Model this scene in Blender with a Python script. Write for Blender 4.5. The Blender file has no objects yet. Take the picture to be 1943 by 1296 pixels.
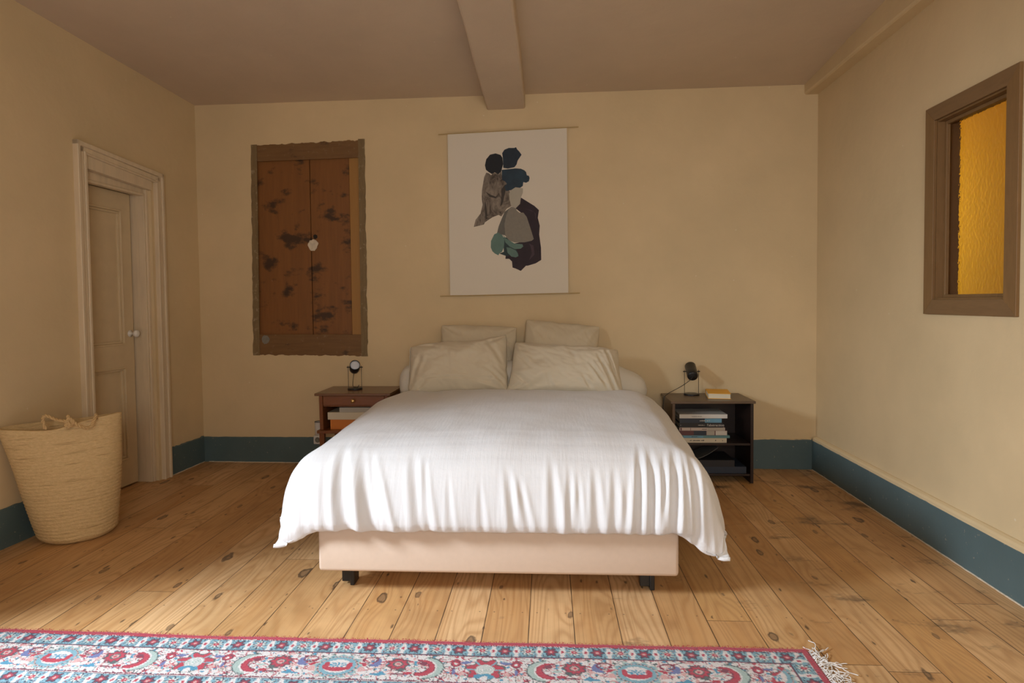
import bpy, bmesh, math, random
from mathutils import Vector, Matrix, noise
from mathutils.geometry import tessellate_polygon
S = bpy.context.scene
COL = S.collection
R = math.radians

# ------------------------------------------------------------------ camera
F = 1150.0
cd = bpy.data.cameras.new('camera'); cam = bpy.data.objects.new('camera', cd); COL.objects.link(cam)
cd.sensor_width = 36.0; cd.lens = 36.0 * F / 1943.0; cd.shift_y = -33.0 / 1943.0
cd.clip_start = 0.02; cd.clip_end = 60
cam.matrix_world = Matrix.Translation((0, 0, 1.24)) @ Matrix.Rotation(R(3.41), 4, 'Z') @ Matrix.Rotation(R(88.0), 4, 'X') @ Matrix.Rotation(R(-0.6), 4, 'Z')
S.camera = cam
# ------------------------------------------------------------------ world and daylight
w = bpy.data.worlds.new('world'); S.world = w; w.use_nodes = True
w.node_tree.nodes['Background'].inputs[0].default_value = (0.72, 0.86, 1.0, 1)
w.node_tree.nodes['Background'].inputs[1].default_value = 0.6
S.view_settings.view_transform = 'Standard'; S.view_settings.look = 'None'
S.view_settings.gamma = 1.0; S.view_settings.exposure = 0.21; S.view_settings.use_curve_mapping = False

def area(name, loc, target, sx, sy, power, color):
    l = bpy.data.lights.new(name, 'AREA'); l.shape = 'RECTANGLE'; l.size = sx; l.size_y = sy
    l.energy = power; l.color = color
    o = bpy.data.objects.new(name, l); COL.objects.link(o); o.location = loc
    o.rotation_euler = (Vector(target) - Vector(loc)).to_track_quat('-Z', 'Y').to_euler()
    return o
area('daylight_left_window', (-4.15, 0.78, 2.65), (0.6, 2.0, 0.2), 0.85, 1.1, 410, (0.80, 0.90, 1.0))
area('daylight_rear_window', (0.35, -1.82, 1.65), (0.2, 2.0, 1.35), 1.5, 1.5, 60, (1.0, 0.96, 0.90))
area('next_room_added_light', (2.5, 5.6, 1.9), (2.95, 3.9, 1.5), 0.6, 0.6, 11, (1.0, 0.92, 0.76))  # unseen area light, added to brighten the yellow wall behind the glass

# ------------------------------------------------------------------ helpers
def setp(o, label=None, cat=None, group=None, kind=None):
    if label: o['label'] = label
    if cat: o['category'] = cat
    if group: o['group'] = group
    if kind: o['kind'] = kind
    return o
def empty(name, loc=(0, 0, 0), rz=0, **k):
    o = bpy.data.objects.new(name, None); COL.objects.link(o); o.location = loc; o.rotation_euler = (0, 0, rz)
    o.empty_display_size = 0.05
    return setp(o, **k)
def link(name, bm, mats, parent=None, smooth=False, **k):
    me = bpy.data.meshes.new(name); bm.to_mesh(me); bm.free()
    for m in (mats if isinstance(mats, (list, tuple)) else [mats]): me.materials.append(m)
    if smooth:
        for p in me.polygons: p.use_smooth = True
    o = bpy.data.objects.new(name, me); COL.objects.link(o)
    if parent: o.parent = parent
    return setp(o, **k)
def fin(bm, merge=0.0):
    if merge: bmesh.ops.remove_doubles(bm, verts=bm.verts, dist=merge)
    bmesh.ops.recalc_face_normals(bm, faces=bm.faces); return bm
def hexa(bm, p, mi=0):
    """p: 8 points, bottom 4 (ccw) then top 4"""
    v = [bm.verts.new(q) for q in p]
    for f in ((3, 2, 1, 0), (4, 5, 6, 7), (0, 1, 5, 4), (1, 2, 6, 5), (2, 3, 7, 6), (3, 0, 4, 7)):
        bm.faces.new([v[i] for i in f]).material_index = mi
    return v
def box(bm, x0, x1, y0, y1, z0, z1, mi=0):
    return hexa(bm, [(x0, y0, z0), (x1, y0, z0), (x1, y1, z0), (x0, y1, z0), (x0, y0, z1), (x1, y0, z1), (x1, y1, z1), (x0, y1, z1)], mi)
def bevel(bm, r, seg=2, ang=30):
    es = [e for e in bm.edges if len(e.link_faces) == 2 and e.calc_face_angle(0) > R(ang)]
    bmesh.ops.bevel(bm, geom=es, offset=r, segments=seg, profile=0.5, affect='EDGES'); return bm
def rbox(x0, x1, y0, y1, z0, z1, r=0.004, seg=2):
    bm = bmesh.new(); box(bm, x0, x1, y0, y1, z0, z1); bmesh.ops.recalc_face_normals(bm, faces=bm.faces); bevel(bm, r, seg); return bm
def tube(bm, pts, r, n=8, cap=True):
    pts = [Vector(p) for p in pts]; rings = []
    up = Vector((0, 0, 1)); t0 = (pts[1] - pts[0]).normalized()
    if abs(t0.dot(up)) > .95: up = Vector((1, 0, 0))
    a = t0.cross(up).normalized()
    for i, p in enumerate(pts):
        t = (pts[min(i + 1, len(pts) - 1)] - pts[max(i - 1, 0)]).normalized()
        a = (a - t * a.dot(t)).normalized(); b = t.cross(a)
        rr = r(i / (len(pts) - 1)) if callable(r) else r
        rings.append([bm.verts.new(p + (a * math.cos(k * 2 * math.pi / n) + b * math.sin(k * 2 * math.pi / n)) * rr) for k in range(n)])
    for A, B in zip(rings, rings[1:]):
        for k in range(n): bm.faces.new((A[k], A[(k + 1) % n], B[(k + 1) % n], B[k]))
    if cap: bm.faces.new(rings[0][::-1]); bm.faces.new(rings[-1])
    return bm
def spline(pts, n=8):
    P = [Vector(p) for p in pts]; P = [P[0] * 2 - P[1]] + P + [P[-1] * 2 - P[-2]]; out = []
    for i in range(1, len(P) - 2):
        for k in range(n):
            t = k / n; a, b, c, d = P[i - 1:i + 3]
            out.append(.5 * ((2 * b) + (c - a) * t + (2 * a - 5 * b + 4 * c - d) * t * t + (3 * b - a - 3 * c + d) * t ** 3))
    out.append(P[-2]); return out
def lathe(bm, prof, n=32, mat=Matrix(), close=True):
    rings = []
    for r, z in prof:
        rings.append([bm.verts.new(mat @ Vector((r * math.cos(k * 2 * math.pi / n), r * math.sin(k * 2 * math.pi / n), z))) for k in range(n)])
    for A, B in zip(rings, rings[1:]):
        for k in range(n): bm.faces.new((A[k], A[(k + 1) % n], B[(k + 1) % n], B[k]))
    if close: bm.faces.new(rings[0][::-1]); bm.faces.new(rings[-1])
    return bm
def lin(x, xs, ys):
    if x <= xs[0]: return ys[0]
    for a, b, c, d in zip(xs, xs[1:], ys, ys[1:]):
        if x <= b: return c + (d - c) * (x - a) / (b - a)
    return ys[-1]
def sm(a, b, x):
    t = max(0, min(1, (x - a) / (b - a))); return t * t * (3 - 2 * t)
def nz(x, y, z=0): return noise.noise(Vector((x, y, z)))

# ------------------------------------------------------------------ node helper
class NT:
    def __init__(s, name):
        s.m = bpy.data.materials.new(name); s.m.use_nodes = True; s.t = s.m.node_tree
        s.b = s.t.nodes['Principled BSDF']; s.out = s.t.nodes['Material Output']
    def n(s, typ, **k):
        nd = s.t.nodes.new(typ)
        for a, v in k.items():
            if a.startswith('i_'): s.put(nd.inputs[int(a[2:])], v)
            else: setattr(nd, a, v)
        return nd
    def put(s, inp, v):
        if isinstance(v, bpy.types.NodeSocket): s.t.links.new(v, inp)
        elif isinstance(v, bpy.types.Node): s.t.links.new(v.outputs[0], inp)
        else: inp.default_value = v
    def coord(s, scale=(1, 1, 1), loc=(0, 0, 0), src='Object'):
        tc = s.n('ShaderNodeTexCoord'); mp = s.n('ShaderNodeMapping')
        s.t.links.new(tc.outputs[src], mp.inputs[0]); mp.inputs[3].default_value = scale; mp.inputs[1].default_value = loc; return mp.outputs[0]
    def noise(s, vec, scale, detail=3, rough=.5, dist=0.0):
        nd = s.n('ShaderNodeTexNoise'); s.put(nd.inputs['Vector'], vec); nd.inputs['Scale'].default_value = scale
        nd.inputs['Detail'].default_value = detail; nd.inputs['Roughness'].default_value = rough; nd.inputs['Distortion'].default_value = dist
        return nd.outputs[0]
    def math(s, op, a, b=None, c=None, clamp=False):
        nd = s.n('ShaderNodeMath', operation=op, use_clamp=clamp); s.put(nd.inputs[0], a)
        if b is not None: s.put(nd.inputs[1], b)
        if c is not None: s.put(nd.inputs[2], c)
        return nd.outputs[0]
    def ramp(s, fac, stops, interp='LINEAR'):
        nd = s.n('ShaderNodeValToRGB'); cr = nd.color_ramp; cr.interpolation = interp
        while len(cr.elements) < len(stops): cr.elements.new(.5)
        for e, (p, c) in zip(cr.elements, stops):
            e.position = p; e.color = c if len(c) == 4 else (*c, 1)
        s.put(nd.inputs[0], fac); return nd.outputs[0]
    def mix(s, fac, a, b, mode='MIX'):
        nd = s.n('ShaderNodeMix', data_type='RGBA', blend_type=mode)
        s.put(nd.inputs[0], fac)
        for i, v in ((6, a), (7, b)):
            s.put(nd.inputs[i], (*v, 1) if isinstance(v, tuple) and len(v) == 3 else v)
        return nd.outputs[2]
    def bump(s, h, strength=.3, dist=.01, prev=None):
        nd = s.n('ShaderNodeBump'); nd.inputs['Strength'].default_value = strength; nd.inputs['Distance'].default_value = dist
        s.put(nd.inputs['Height'], h)
        if prev is not None: s.put(nd.inputs['Normal'], prev)
        return nd.outputs[0]
    def done(s, color=None, rough=None, normal=None, **k):
        if color is not None: s.put(s.b.inputs['Base Color'], (*color, 1) if isinstance(color, tuple) and len(color) == 3 else color)
        if rough is not None: s.put(s.b.inputs['Roughness'], rough)
        if normal is not None: s.put(s.b.inputs['Normal'], normal)
        for a, v in k.items(): s.put(s.b.inputs[a.replace('_', ' ')], v)
        return s.m
def sc(c, k): return tuple(min(1, x * k) for x in c)
def simple(name, col, rough=.5, var=.12, scale=20, bstr=.15, bdist=.002, stretch=(1, 1, 1), **k):
    t = NT(name); v = t.coord(stretch); n1 = t.noise(v, scale, 4)
    c = t.mix(n1, sc(col, 1 - var), sc(col, 1 + var))
    return t.done(c, rough, t.bump(n1, bstr, bdist) if bstr else None, **k)

def plaster(name, col, warm):
    t = NT(name); v = t.coord()
    a = t.noise(v, 1.3, 4, .6); b = t.noise(v, 9, 4, .6); c = t.noise(v, 60, 3)
    k = t.mix(t.ramp(a, [(.3, (0, 0, 0)), (.7, (1, 1, 1))]), sc(col, .93), sc(warm, 1.04))
    k = t.mix(t.math('MULTIPLY', b, .22), k, sc(col, .80))
    sp = t.n('ShaderNodeTexVoronoi'); t.put(sp.inputs['Vector'], v); sp.inputs['Scale'].default_value = 5.5
    k = t.mix(t.math('MULTIPLY', t.math('LESS_THAN', sp.outputs['Distance'], .03), .35), k, (.82, .76, .62))
    nb = t.bump(a, .35, .03); nb = t.bump(b, .25, .01, nb); nb = t.bump(c, .12, .002, nb)
    return t.done(k, .62, nb)
M = {}
M['wall'] = plaster('cream_plaster', (.68, .525, .305), (.705, .54, .315))
M['ceil'] = plaster('ceiling_plaster', (.61, .48, .345), (.63, .495, .355))
# blue painted base
t = NT('blue_paint'); v = t.coord(); n1 = t.noise(v, 5, 4); n2 = t.noise(v, 45, 3)
c = t.mix(n1, (.070, .112, .116), (.100, .152, .160))
c = t.mix(t.math('MULTIPLY', t.math('GREATER_THAN', n2, .70), .5), c, (.38, .33, .24))
M['blue'] = t.done(c, .5, t.bump(n2, .2, .003))
M['paint'] = simple('cream_door_paint', (.64, .50, .305), .5, .10, 12, .2, .003)
M['paint2'] = simple('aged_trim_paint', (.68, .545, .365), .5, .16, 30, .3, .003, (1, 1, .15))
M['skirt_edge'] = simple('cream_skirting_ledge', (.68, .56, .38), .55, .1, 25, .3, .004)

# floor
t = NT('pine_boards'); tc = t.n('ShaderNodeTexCoord'); sp = t.n('ShaderNodeSeparateXYZ'); t.t.links.new(tc.outputs['Object'], sp.inputs[0])
X, Y = sp.outputs[0], sp.outputs[1]
PW = .172
bx = t.math('DIVIDE', t.math('ADD', X, 10 * PW * 10 + .083), PW); bi = t.math('FLOOR', bx); fx = t.math('FRACT', bx)
wn = t.n('ShaderNodeTexWhiteNoise', noise_dimensions='1D'); t.put(wn.inputs['W'], bi); rnd = wn.outputs['Value']
wn2 = t.n('ShaderNodeTexWhiteNoise', noise_dimensions='1D'); t.put(wn2.inputs['W'], t.math('ADD', bi, 77.3)); rnd2 = wn2.outputs['Value']
# lengthwise joints
yj = t.math('DIVIDE', t.math('ADD', Y, t.math('MULTIPLY', rnd2, 9.0)), 2.6); yi = t.math('FLOOR', yj); fy = t.math('FRACT', yj)
wn3 = t.n('ShaderNodeTexWhiteNoise', noise_dimensions='2D'); cb = t.n('ShaderNodeCombineXYZ'); t.put(cb.inputs[0], bi); t.put(cb.inputs[1], yi)
t.put(wn3.inputs['Vector'], cb); tone = wn3.outputs['Value']
# knots
kc = t.n('ShaderNodeCombineXYZ'); t.put(kc.inputs[0], t.math('MULTIPLY', X, 6.0)); t.put(kc.inputs[1], t.math('MULTIPLY', t.math('ADD', Y, t.math('MULTIPLY', rnd, 7)), 2.6))
vk = t.n('ShaderNodeTexVoronoi', voronoi_dimensions='2D'); t.put(vk.inputs['Vector'], kc); vk.inputs['Scale'].default_value = .75
vk.inputs['Randomness'].default_value = .9
kd = vk.outputs['Distance']; ksep = t.n('ShaderNodeSeparateColor'); t.put(ksep.inputs[0], vk.outputs['Color'])
kr = t.math('MULTIPLY', t.math('POWER', ksep.outputs[0], 1.3), .085)
kn = t.noise(kc, 5, 3); kd2 = t.math('ADD', kd, t.math('MULTIPLY', t.math('SUBTRACT', kn, .5), .17))
knot = t.math('SUBTRACT', 1.0, t.math('DIVIDE', t.math('SUBTRACT', kd2, kr), .02), clamp=True)
kcore = t.math('SUBTRACT', 1.0, t.math('DIVIDE', t.math('SUBTRACT', kd2, t.math('MULTIPLY', kr, .45)), .02), clamp=True)
kring = t.math('SUBTRACT', knot, t.math('MULTIPLY', kcore, .55), clamp=True)
# grain
gc = t.n('ShaderNodeCombineXYZ'); t.put(gc.inputs[0], t.math('ADD', t.math('MULTIPLY', X, 2.7), t.math('MULTIPLY', tone, 40))); t.put(gc.inputs[1], t.math('MULTIPLY', Y, .26)); t.put(gc.inputs[2], t.math('MULTIPLY', rnd, 20))
gn = t.noise(gc, 1.4, 2, .45)
ph = t.math('ADD', t.math('MULTIPLY', gn, 165.0), t.math('MULTIPLY', t.math('POWER', t.math('SUBTRACT', 1.0, t.math('MULTIPLY', kd, 1.6), clamp=True), 3), 14.0))
fib = t.n('ShaderNodeCombineXYZ'); t.put(fib.inputs[0], t.math('MULTIPLY', X, 95)); t.put(fib.inputs[1], t.math('MULTIPLY', Y, 3)); fn = t.noise(fib, 1.5, 3)
gr = t.math('POWER', t.math('MULTIPLY_ADD', t.math('SINE', ph), .5, .5), 2.2)
base = t.ramp(tone, [(0, (.53, .275, .10)), (.35, (.66, .395, .175)), (.7, (.75, .485, .25)), (1, (.58, .31, .105))])
c = t.mix(t.math('MULTIPLY', gr, .46), base, (.36, .155, .045))
c = t.mix(t.math('MULTIPLY', fn, .26), c, (.78, .53, .29))
f2 = t.n('ShaderNodeCombineXYZ'); t.put(f2.inputs[0], t.math('ADD', t.math('MULTIPLY', X, 150), t.math('MULTIPLY', tone, 50))); t.put(f2.inputs[1], t.math('MULTIPLY', Y, 1.6)); fn2 = t.noise(f2, 1.0, 2)
c = t.mix(t.math('MULTIPLY', t.math('MULTIPLY', t.math('SUBTRACT', fn2, .52), 6, clamp=True), .30), c, (.33, .15, .05))
f3 = t.n('ShaderNodeCombineXYZ'); t.put(f3.inputs[0], t.math('ADD', t.math('MULTIPLY', X, 16), t.math('MULTIPLY', tone, 50))); t.put(f3.inputs[1], t.math('MULTIPLY', Y, .9)); fn3 = t.noise(f3, 1.0, 3)
c = t.mix(t.math('MULTIPLY', t.math('MULTIPLY', t.math('SUBTRACT', fn3, .50), 4, clamp=True), .42), c, (.48, .21, .055))
gm = t.coord(); gm2 = t.noise(gm, 1.2, 5, .62)
stain = t.ramp(gm2, [(.46, (0, 0, 0)), (.66, (1, 1, 1))])
c = t.mix(t.math('MULTIPLY', stain, .45), c, (.25, .13, .045))
# dark blotches, elongated across boards, more on the right side
sv = t.n('ShaderNodeCombineXYZ'); t.put(sv.inputs[0], t.math('MULTIPLY', X, 2.3)); t.put(sv.inputs[1], t.math('MULTIPLY', Y, 5.0)); t.put(sv.inputs[2], 3.3)
sn = t.noise(sv, 1.25, 5, .68)
thr = t.math('ADD', .580, t.math('MULTIPLY', t.math('SUBTRACT', X, 1.2, clamp=False), -.034))
bl = t.math('MULTIPLY', t.math('SUBTRACT', sn, thr), 9, clamp=True)
c = t.mix(t.math('MULTIPLY', bl, .72), c, (.07, .045, .03))
k2 = t.n('ShaderNodeTexVoronoi', voronoi_dimensions='2D'); kc2 = t.n('ShaderNodeCombineXYZ'); t.put(kc2.inputs[0], t.math('ADD', t.math('MULTIPLY', X, 9.0), 3.7)); t.put(kc2.inputs[1], t.math('MULTIPLY', Y, 3.2)); t.put(k2.inputs['Vector'], kc2); k2.inputs['Scale'].default_value = .8
k2d = t.math('ADD', k2.outputs['Distance'], t.math('MULTIPLY', t.math('SUBTRACT', t.noise(kc2, 9, 3), .5), .10))
k2s = t.n('ShaderNodeSeparateColor'); t.put(k2s.inputs[0], k2.outputs['Color'])
kk = t.math('SUBTRACT', 1.0, t.math('DIVIDE', t.math('SUBTRACT', k2d, t.math('MULTIPLY', t.math('POWER', k2s.outputs[1], 3.0), .035)), .03), clamp=True)
c = t.mix(t.math('MULTIPLY', kk, .8), c, (.06, .035, .022))
c = t.mix(t.math('MULTIPLY', kring, .80), c, (.055, .035, .024))
c = t.mix(t.math('MULTIPLY', kcore, .5), c, (.22, .13, .07))
# nails: pairs at each joist
ny = t.math('ABSOLUTE', t.math('SUBTRACT', t.math('FRACT', t.math('DIVIDE', Y, .53)), .5)); nx = t.math('ABSOLUTE', t.math('SUBTRACT', t.math('ABSOLUTE', t.math('SUBTRACT', fx, .5)), .33))
nd_ = t.math('ADD', t.math('POWER', t.math('MULTIPLY', ny, .53), 2), t.math('POWER', t.math('MULTIPLY', nx, PW), 2))
nail = t.math('LESS_THAN', nd_, .0035 ** 2)
c = t.mix(t.math('MULTIPLY', nail, .6), c, (.06, .04, .03))
# gaps
wig = t.math('MULTIPLY', t.noise(t.coord((1, 1, 1)), 7, 2), .012)
gap = t.math('LESS_THAN', t.math('ABSOLUTE', t.math('SUBTRACT', t.math('ABSOLUTE', t.math('SUBTRACT', fx, .5)), .5)), t.math('ADD', .004, wig))
gapy = t.math('LESS_THAN', fy, .0010)
g = t.math('MAXIMUM', gap, gapy)
c = t.mix(t.math('MULTIPLY', g, .88), c, (.035, .02, .012))
h = t.math('SUBTRACT', t.math('MULTIPLY', gr, .12), t.math('MULTIPLY', g, 2.0)); h = t.math('ADD', h, t.math('MULTIPLY', rnd, .2))
M['floor'] = t.done(c, t.math('MULTIPLY_ADD', fn, .18, .36), t.bump(h, .35, .002))

def darkwood(name, a, b, dark, stretch, rough=.45, scale=6, spots=.62, pale=None):
    t = NT(name); v = t.coord(stretch); n1 = t.noise(v, scale, 5, .6, .8)
    c = t.mix(n1, a, b)
    n2 = t.noise(t.coord((4.5, 3, 7.0), (3, 1, 2)), 1.0, 4, .62)
    c = t.mix(t.math('MULTIPLY', t.math('MULTIPLY', t.math('SUBTRACT', n2, spots), 11, clamp=True), .85), c, dark)
    if pale:
        n3 = t.noise(t.coord((1, 1, 1), (5, 5, 5)), 24, 5, .75)
        c = t.mix(t.math('MULTIPLY', t.math('MULTIPLY', t.math('SUBTRACT', n3, pale[0]), 14, clamp=True), pale[2]), c, pale[1])
    return t.done(c, rough, t.bump(n1, .25, .003))
M['oldboard'] = darkwood('old_cupboard_boards', (.15, .055, .012), (.26, .10, .021), (.020, .009, .004), (16, 4, 1.2), .5, 2, .55, (.70, (.42, .33, .22), .5))
M['oldstrip'] = darkwood('honey_strip', (.30, .145, .035), (.38, .195, .05), (.10, .04, .01), (30, 4, 1.5), .5, 2, .8)
M['oldrail'] = darkwood('old_rail', (.12, .055, .017), (.23, .118, .038), (.04, .02, .01), (2, 4, 22), .6, 2, .60, (.60, (.36, .27, .16), .28))
M['oldstile'] = darkwood('old_stile', (.12, .075, .030), (.27, .185, .085), (.05, .03, .014), (22, 4, 3), .7, 2, .60, (.57, (.42, .34, .21), .5))
M['cherry'] = darkwood('cherry_wood', (.165, .052, .015), (.235, .080, .024), (.08, .025, .008), (3, 3, 20), .32, 3, .8)
M['cherrytop'] = darkwood('cherry_top_wood', (.145, .065, .027), (.205, .095, .042), (.08, .03, .01), (3, 20, 3), .25, 3, .8)
M['ebony'] = darkwood('dark_shaded_cabinet_wood', (.013, .0065, .005), (.026, .012, .008), (.008, .004, .003), (3, 3, 16), .4, 3, .8)  # dark wood, lowered further: the shade of the interior is in the colour
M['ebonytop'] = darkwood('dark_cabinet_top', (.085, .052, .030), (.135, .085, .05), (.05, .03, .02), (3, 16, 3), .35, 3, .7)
M['oak'] = darkwood('oak_frame', (.17, .088, .030), (.25, .138, .052), (.12, .065, .03), (14, 14, 2), .5, 3, .72)
M['oakh'] = darkwood('oak_frame_rail', (.16, .088, .036), (.235, .135, .058), (.12, .065, .03), (14, 2, 14), .5, 3, .68)

def linen(name, col, stretch, fine=.35, rough=.85):
    t = NT(name); n1 = t.noise(t.coord(stretch), 1.0, 4, .6); n2 = t.noise(t.coord((1, 1, 1)), 7, 4, .55); n3 = t.noise(t.coord(), 300, 2)
    c = t.mix(n2, sc(col, .95), sc(col, 1.03))
    nb = t.bump(n1, fine, .006); nb = t.bump(n2, .22, .012, nb); nb = t.bump(n3, .15, .001, nb)
    return t.done(c, rough, nb, Sheen_Weight=.15)
M['duvet'] = linen('white_cotton', (.72, .71, .71), (70, 6, 6), .2)
M['linen'] = linen('natural_linen', (.68, .60, .46), (40, 40, 6), .10)
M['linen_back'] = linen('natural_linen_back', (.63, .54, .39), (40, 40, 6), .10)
M['bolster'] = linen('bolster_white_cotton', (.72, .67, .58), (10, 22, 10), .15)
M['mattress'] = linen('mattress_ticking', (.72, .69, .62), (20, 20, 20), .2)
M['bedbase'] = simple('beige_upholstery', (.66, .52, .41), .8, .05, 40, .15, .002)
M['black'] = simple('black_enamel', (.012, .012, .013), .35, .1, 30, 0)
M['metal'] = simple('dark_steel', (.05, .05, .05), .35, .1, 30, 0, Metallic=.8)
M['brass'] = simple('brass', (.75, .52, .22), .3, .08, 30, 0, Metallic=.9)
M['lens'] = simple('frosted_lamp_glass', (.62, .66, .74), .3, .03, 10, 0)
M['porcelain'] = simple('white_porcelain', (.78, .74, .66), .2, .03, 10, 0)
M['plastic'] = simple('white_plastic', (.66, .64, .60), .4, .05, 20, 0)
M['hole'] = simple('hollow_shade', (.01, .008, .006), .8, .1, 20, 0)  # near-black colour stands in for the shade inside holes and gaps
M['putty'] = simple('white_putty', (.62, .54, .42), .9, .3, 60, .6, .01)
M['greyputty'] = simple('grey_filler', (.22, .20, .16), .9, .2, 60, .4, .01)
M['paper'] = simple('poster_paper', (.72, .655, .55), .8, .02, 3, .1, .004)
M['rod'] = simple('pale_dowel', (.46, .33, .14), .6, .1, 30, 0)
M['page'] = simple('book_pages', (.70, .62, .46), .8, .1, 8, .2, .001, (1, 1, 60))
# raffia
t = NT('raffia'); n1 = t.noise(t.coord((1, 1, 1)), 9, 4, .6); n2 = t.noise(t.coord((60, 60, 190)), 1, 3, .6); n3 = t.noise(t.coord(), 160, 2)
c = t.mix(n2, (.50, .33, .135), (.86, .64, .34)); c = t.mix(t.math('MULTIPLY', n1, .25), c, (.62, .44, .22))
n4 = t.noise(t.coord((5, 5, 75)), 1.0, 4, .6)
c = t.mix(t.math('MULTIPLY', t.math('MULTIPLY', t.math('SUBTRACT', n4, .58), 9, clamp=True), .6), c, (.30, .17, .06))
nb = t.bump(n2, .7, .006); nb = t.bump(n3, .5, .003, nb)
M['raffia'] = t.done(c, .75, nb)
M['raffiarope'] = simple('raffia_rope', (.58, .39, .18), .8, .25, 120, .6, .004)

# ------------------------------------------------------------------ room shell
BL = Vector((-2.755, 4.657, 0)); BR = Vector((1.948, 4.526, 0))
LN = Vector((-2.995, -1.6, 0)); RN = Vector((1.870, -1.6, 0))
UP = Vector((0, 0, 1))
class Plane:
    def __init__(s, A, B, inward):
        s.A = A; s.e = (B - A).normalized(); s.L = (B - A).length; s.n = UP.cross(s.e)
        if s.n.dot(inward) < 0: s.n = -s.n
    def p(s, u, z, d=0): return s.A + s.e * u + UP * z + s.n * d
    def box(s, bm, u0, u1, z0, z1, d0, d1, mi=0):
        return hexa(bm, [s.p(u0, z0, d0), s.p(u1, z0, d0), s.p(u1, z0, d1), s.p(u0, z0, d1), s.p(u0, z1, d0), s.p(u1, z1, d0), s.p(u1, z1, d1), s.p(u0, z1, d1)], mi)
    def quad(s, bm, q, d0, d1, mi=0):
        """q: 4 (u,z) corners ccw"""
        return hexa(bm, [s.p(u, z, d0) for u, z in q] + [s.p(u, z, d1) for u, z in q], mi)
PB = Plane(BL, BR, Vector((0, -1, 0))); PL = Plane(LN, BL, Vector((1, 0, 0))); PR = Plane(RN, BR, Vector((-1, 0, 0)))
PN = Plane(LN, RN, Vector((0, 1, 0)))
def wall(name, P, ops, T=.25, top=3.32, ext=0.0):
    us = sorted({-ext, P.L + ext} | {o[0] for o in ops} | {o[1] for o in ops}); zs = sorted({0, top} | {o[2] for o in ops} | {o[3] for o in ops})
    bm = bmesh.new()
    def hole(i, j):
        if i < 0 or j < 0 or i >= len(us) - 1 or j >= len(zs) - 1: return True
        u = (us[i] + us[i + 1]) / 2; z = (zs[j] + zs[j + 1]) / 2
        return any(o[0] < u < o[1] and o[2] < z < o[3] for o in ops)
    def f(*q): bm.faces.new([bm.verts.new(x) for x in q])
    for i in range(len(us) - 1):
        for j in range(len(zs) - 1):
            if hole(i, j): continue
            a, b, c, d = us[i], us[i + 1], zs[j], zs[j + 1]
            f(P.p(a, c), P.p(b, c), P.p(b, d), P.p(a, d)); f(P.p(a, c, -T), P.p(b, c, -T), P.p(b, d, -T), P.p(a, d, -T))
            if hole(i - 1, j): f(P.p(a, c), P.p(a, d), P.p(a, d, -T), P.p(a, c, -T))
            if hole(i + 1, j): f(P.p(b, c), P.p(b, d), P.p(b, d, -T), P.p(b, c, -T))
            if hole(i, j - 1): f(P.p(a, c), P.p(b, c), P.p(b, c, -T), P.p(a, c, -T))
            if hole(i, j + 1): f(P.p(a, d), P.p(b, d), P.p(b, d, -T), P.p(a, d, -T))
    fin(bm, 1e-5); return link(name, bm, M['wall'], kind='structure')
def u_of(P, x=None, y=None):
    return (x - P.A.x) / P.e.x if x is not None else (y - P.A.y) / P.e.y
DU0, DU1 = u_of(PL, y=3.535), u_of(PL, y=4.125)      # door opening in the left wall
WU0, WU1 = u_of(PL, y=.40), u_of(PL, y=1.60)          # daylight window, left wall
CU0, CU1 = u_of(PB, x=-2.288), u_of(PB, x=-1.430)     # cupboard recess
IU0, IU1 = u_of(PR, y=2.655), u_of(PR, y=3.165)       # interior window
wall('wall_back', PB, [(CU0, CU1, .875, 2.46)], ext=.25)
wall('wall_left', PL, [(DU0, DU1, 0, 2.11), (WU0, WU1, .35, 2.35)])
wall('wall_right', PR, [(IU0, IU1, 1.225, 2.13)], T=.11)
wall('wall_rear', PN, [(2.6, 4.1, .9, 2.4)], ext=.25)
# floor and ceiling
bm = bmesh.new(); box(bm, -3.4, 3.3, -1.9, 6.7, -.12, 0); link('floor', fin(bm), M['floor'], kind='structure')
def zc(x, y):
    u = (x + 2.8) / 4.74; return 2.817 - .037 * u + (.037 + .038 * u) * (4.6 - y)
bm = bmesh.new(); N = 8
g0 = {}
for i in range(N + 1):
    for j in range(N + 1):
        x = -3.3 + 5.5 * i / N; y = -1.9 + 6.8 * j / N
        g0[i, j] = (bm.verts.new((x, y, zc(x, y))), bm.verts.new((x, y, zc(x, y) + .12)))
for i in range(N):
    for j in range(N):
        for k in (0, 1): bm.faces.new([g0[i, j][k], g0[i + 1, j][k], g0[i + 1, j + 1][k], g0[i, j + 1][k]])
for i in range(N):
    for a, b in (((i, 0), (i + 1, 0)), ((i, N), (i + 1, N)), ((0, i), (0, i + 1)), ((N, i), (N, i + 1))):
        bm.faces.new([g0[a][0], g0[b][0], g0[b][1], g0[a][1]])
link('ceiling', fin(bm), M['ceil'], kind='structure', smooth=False)
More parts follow.
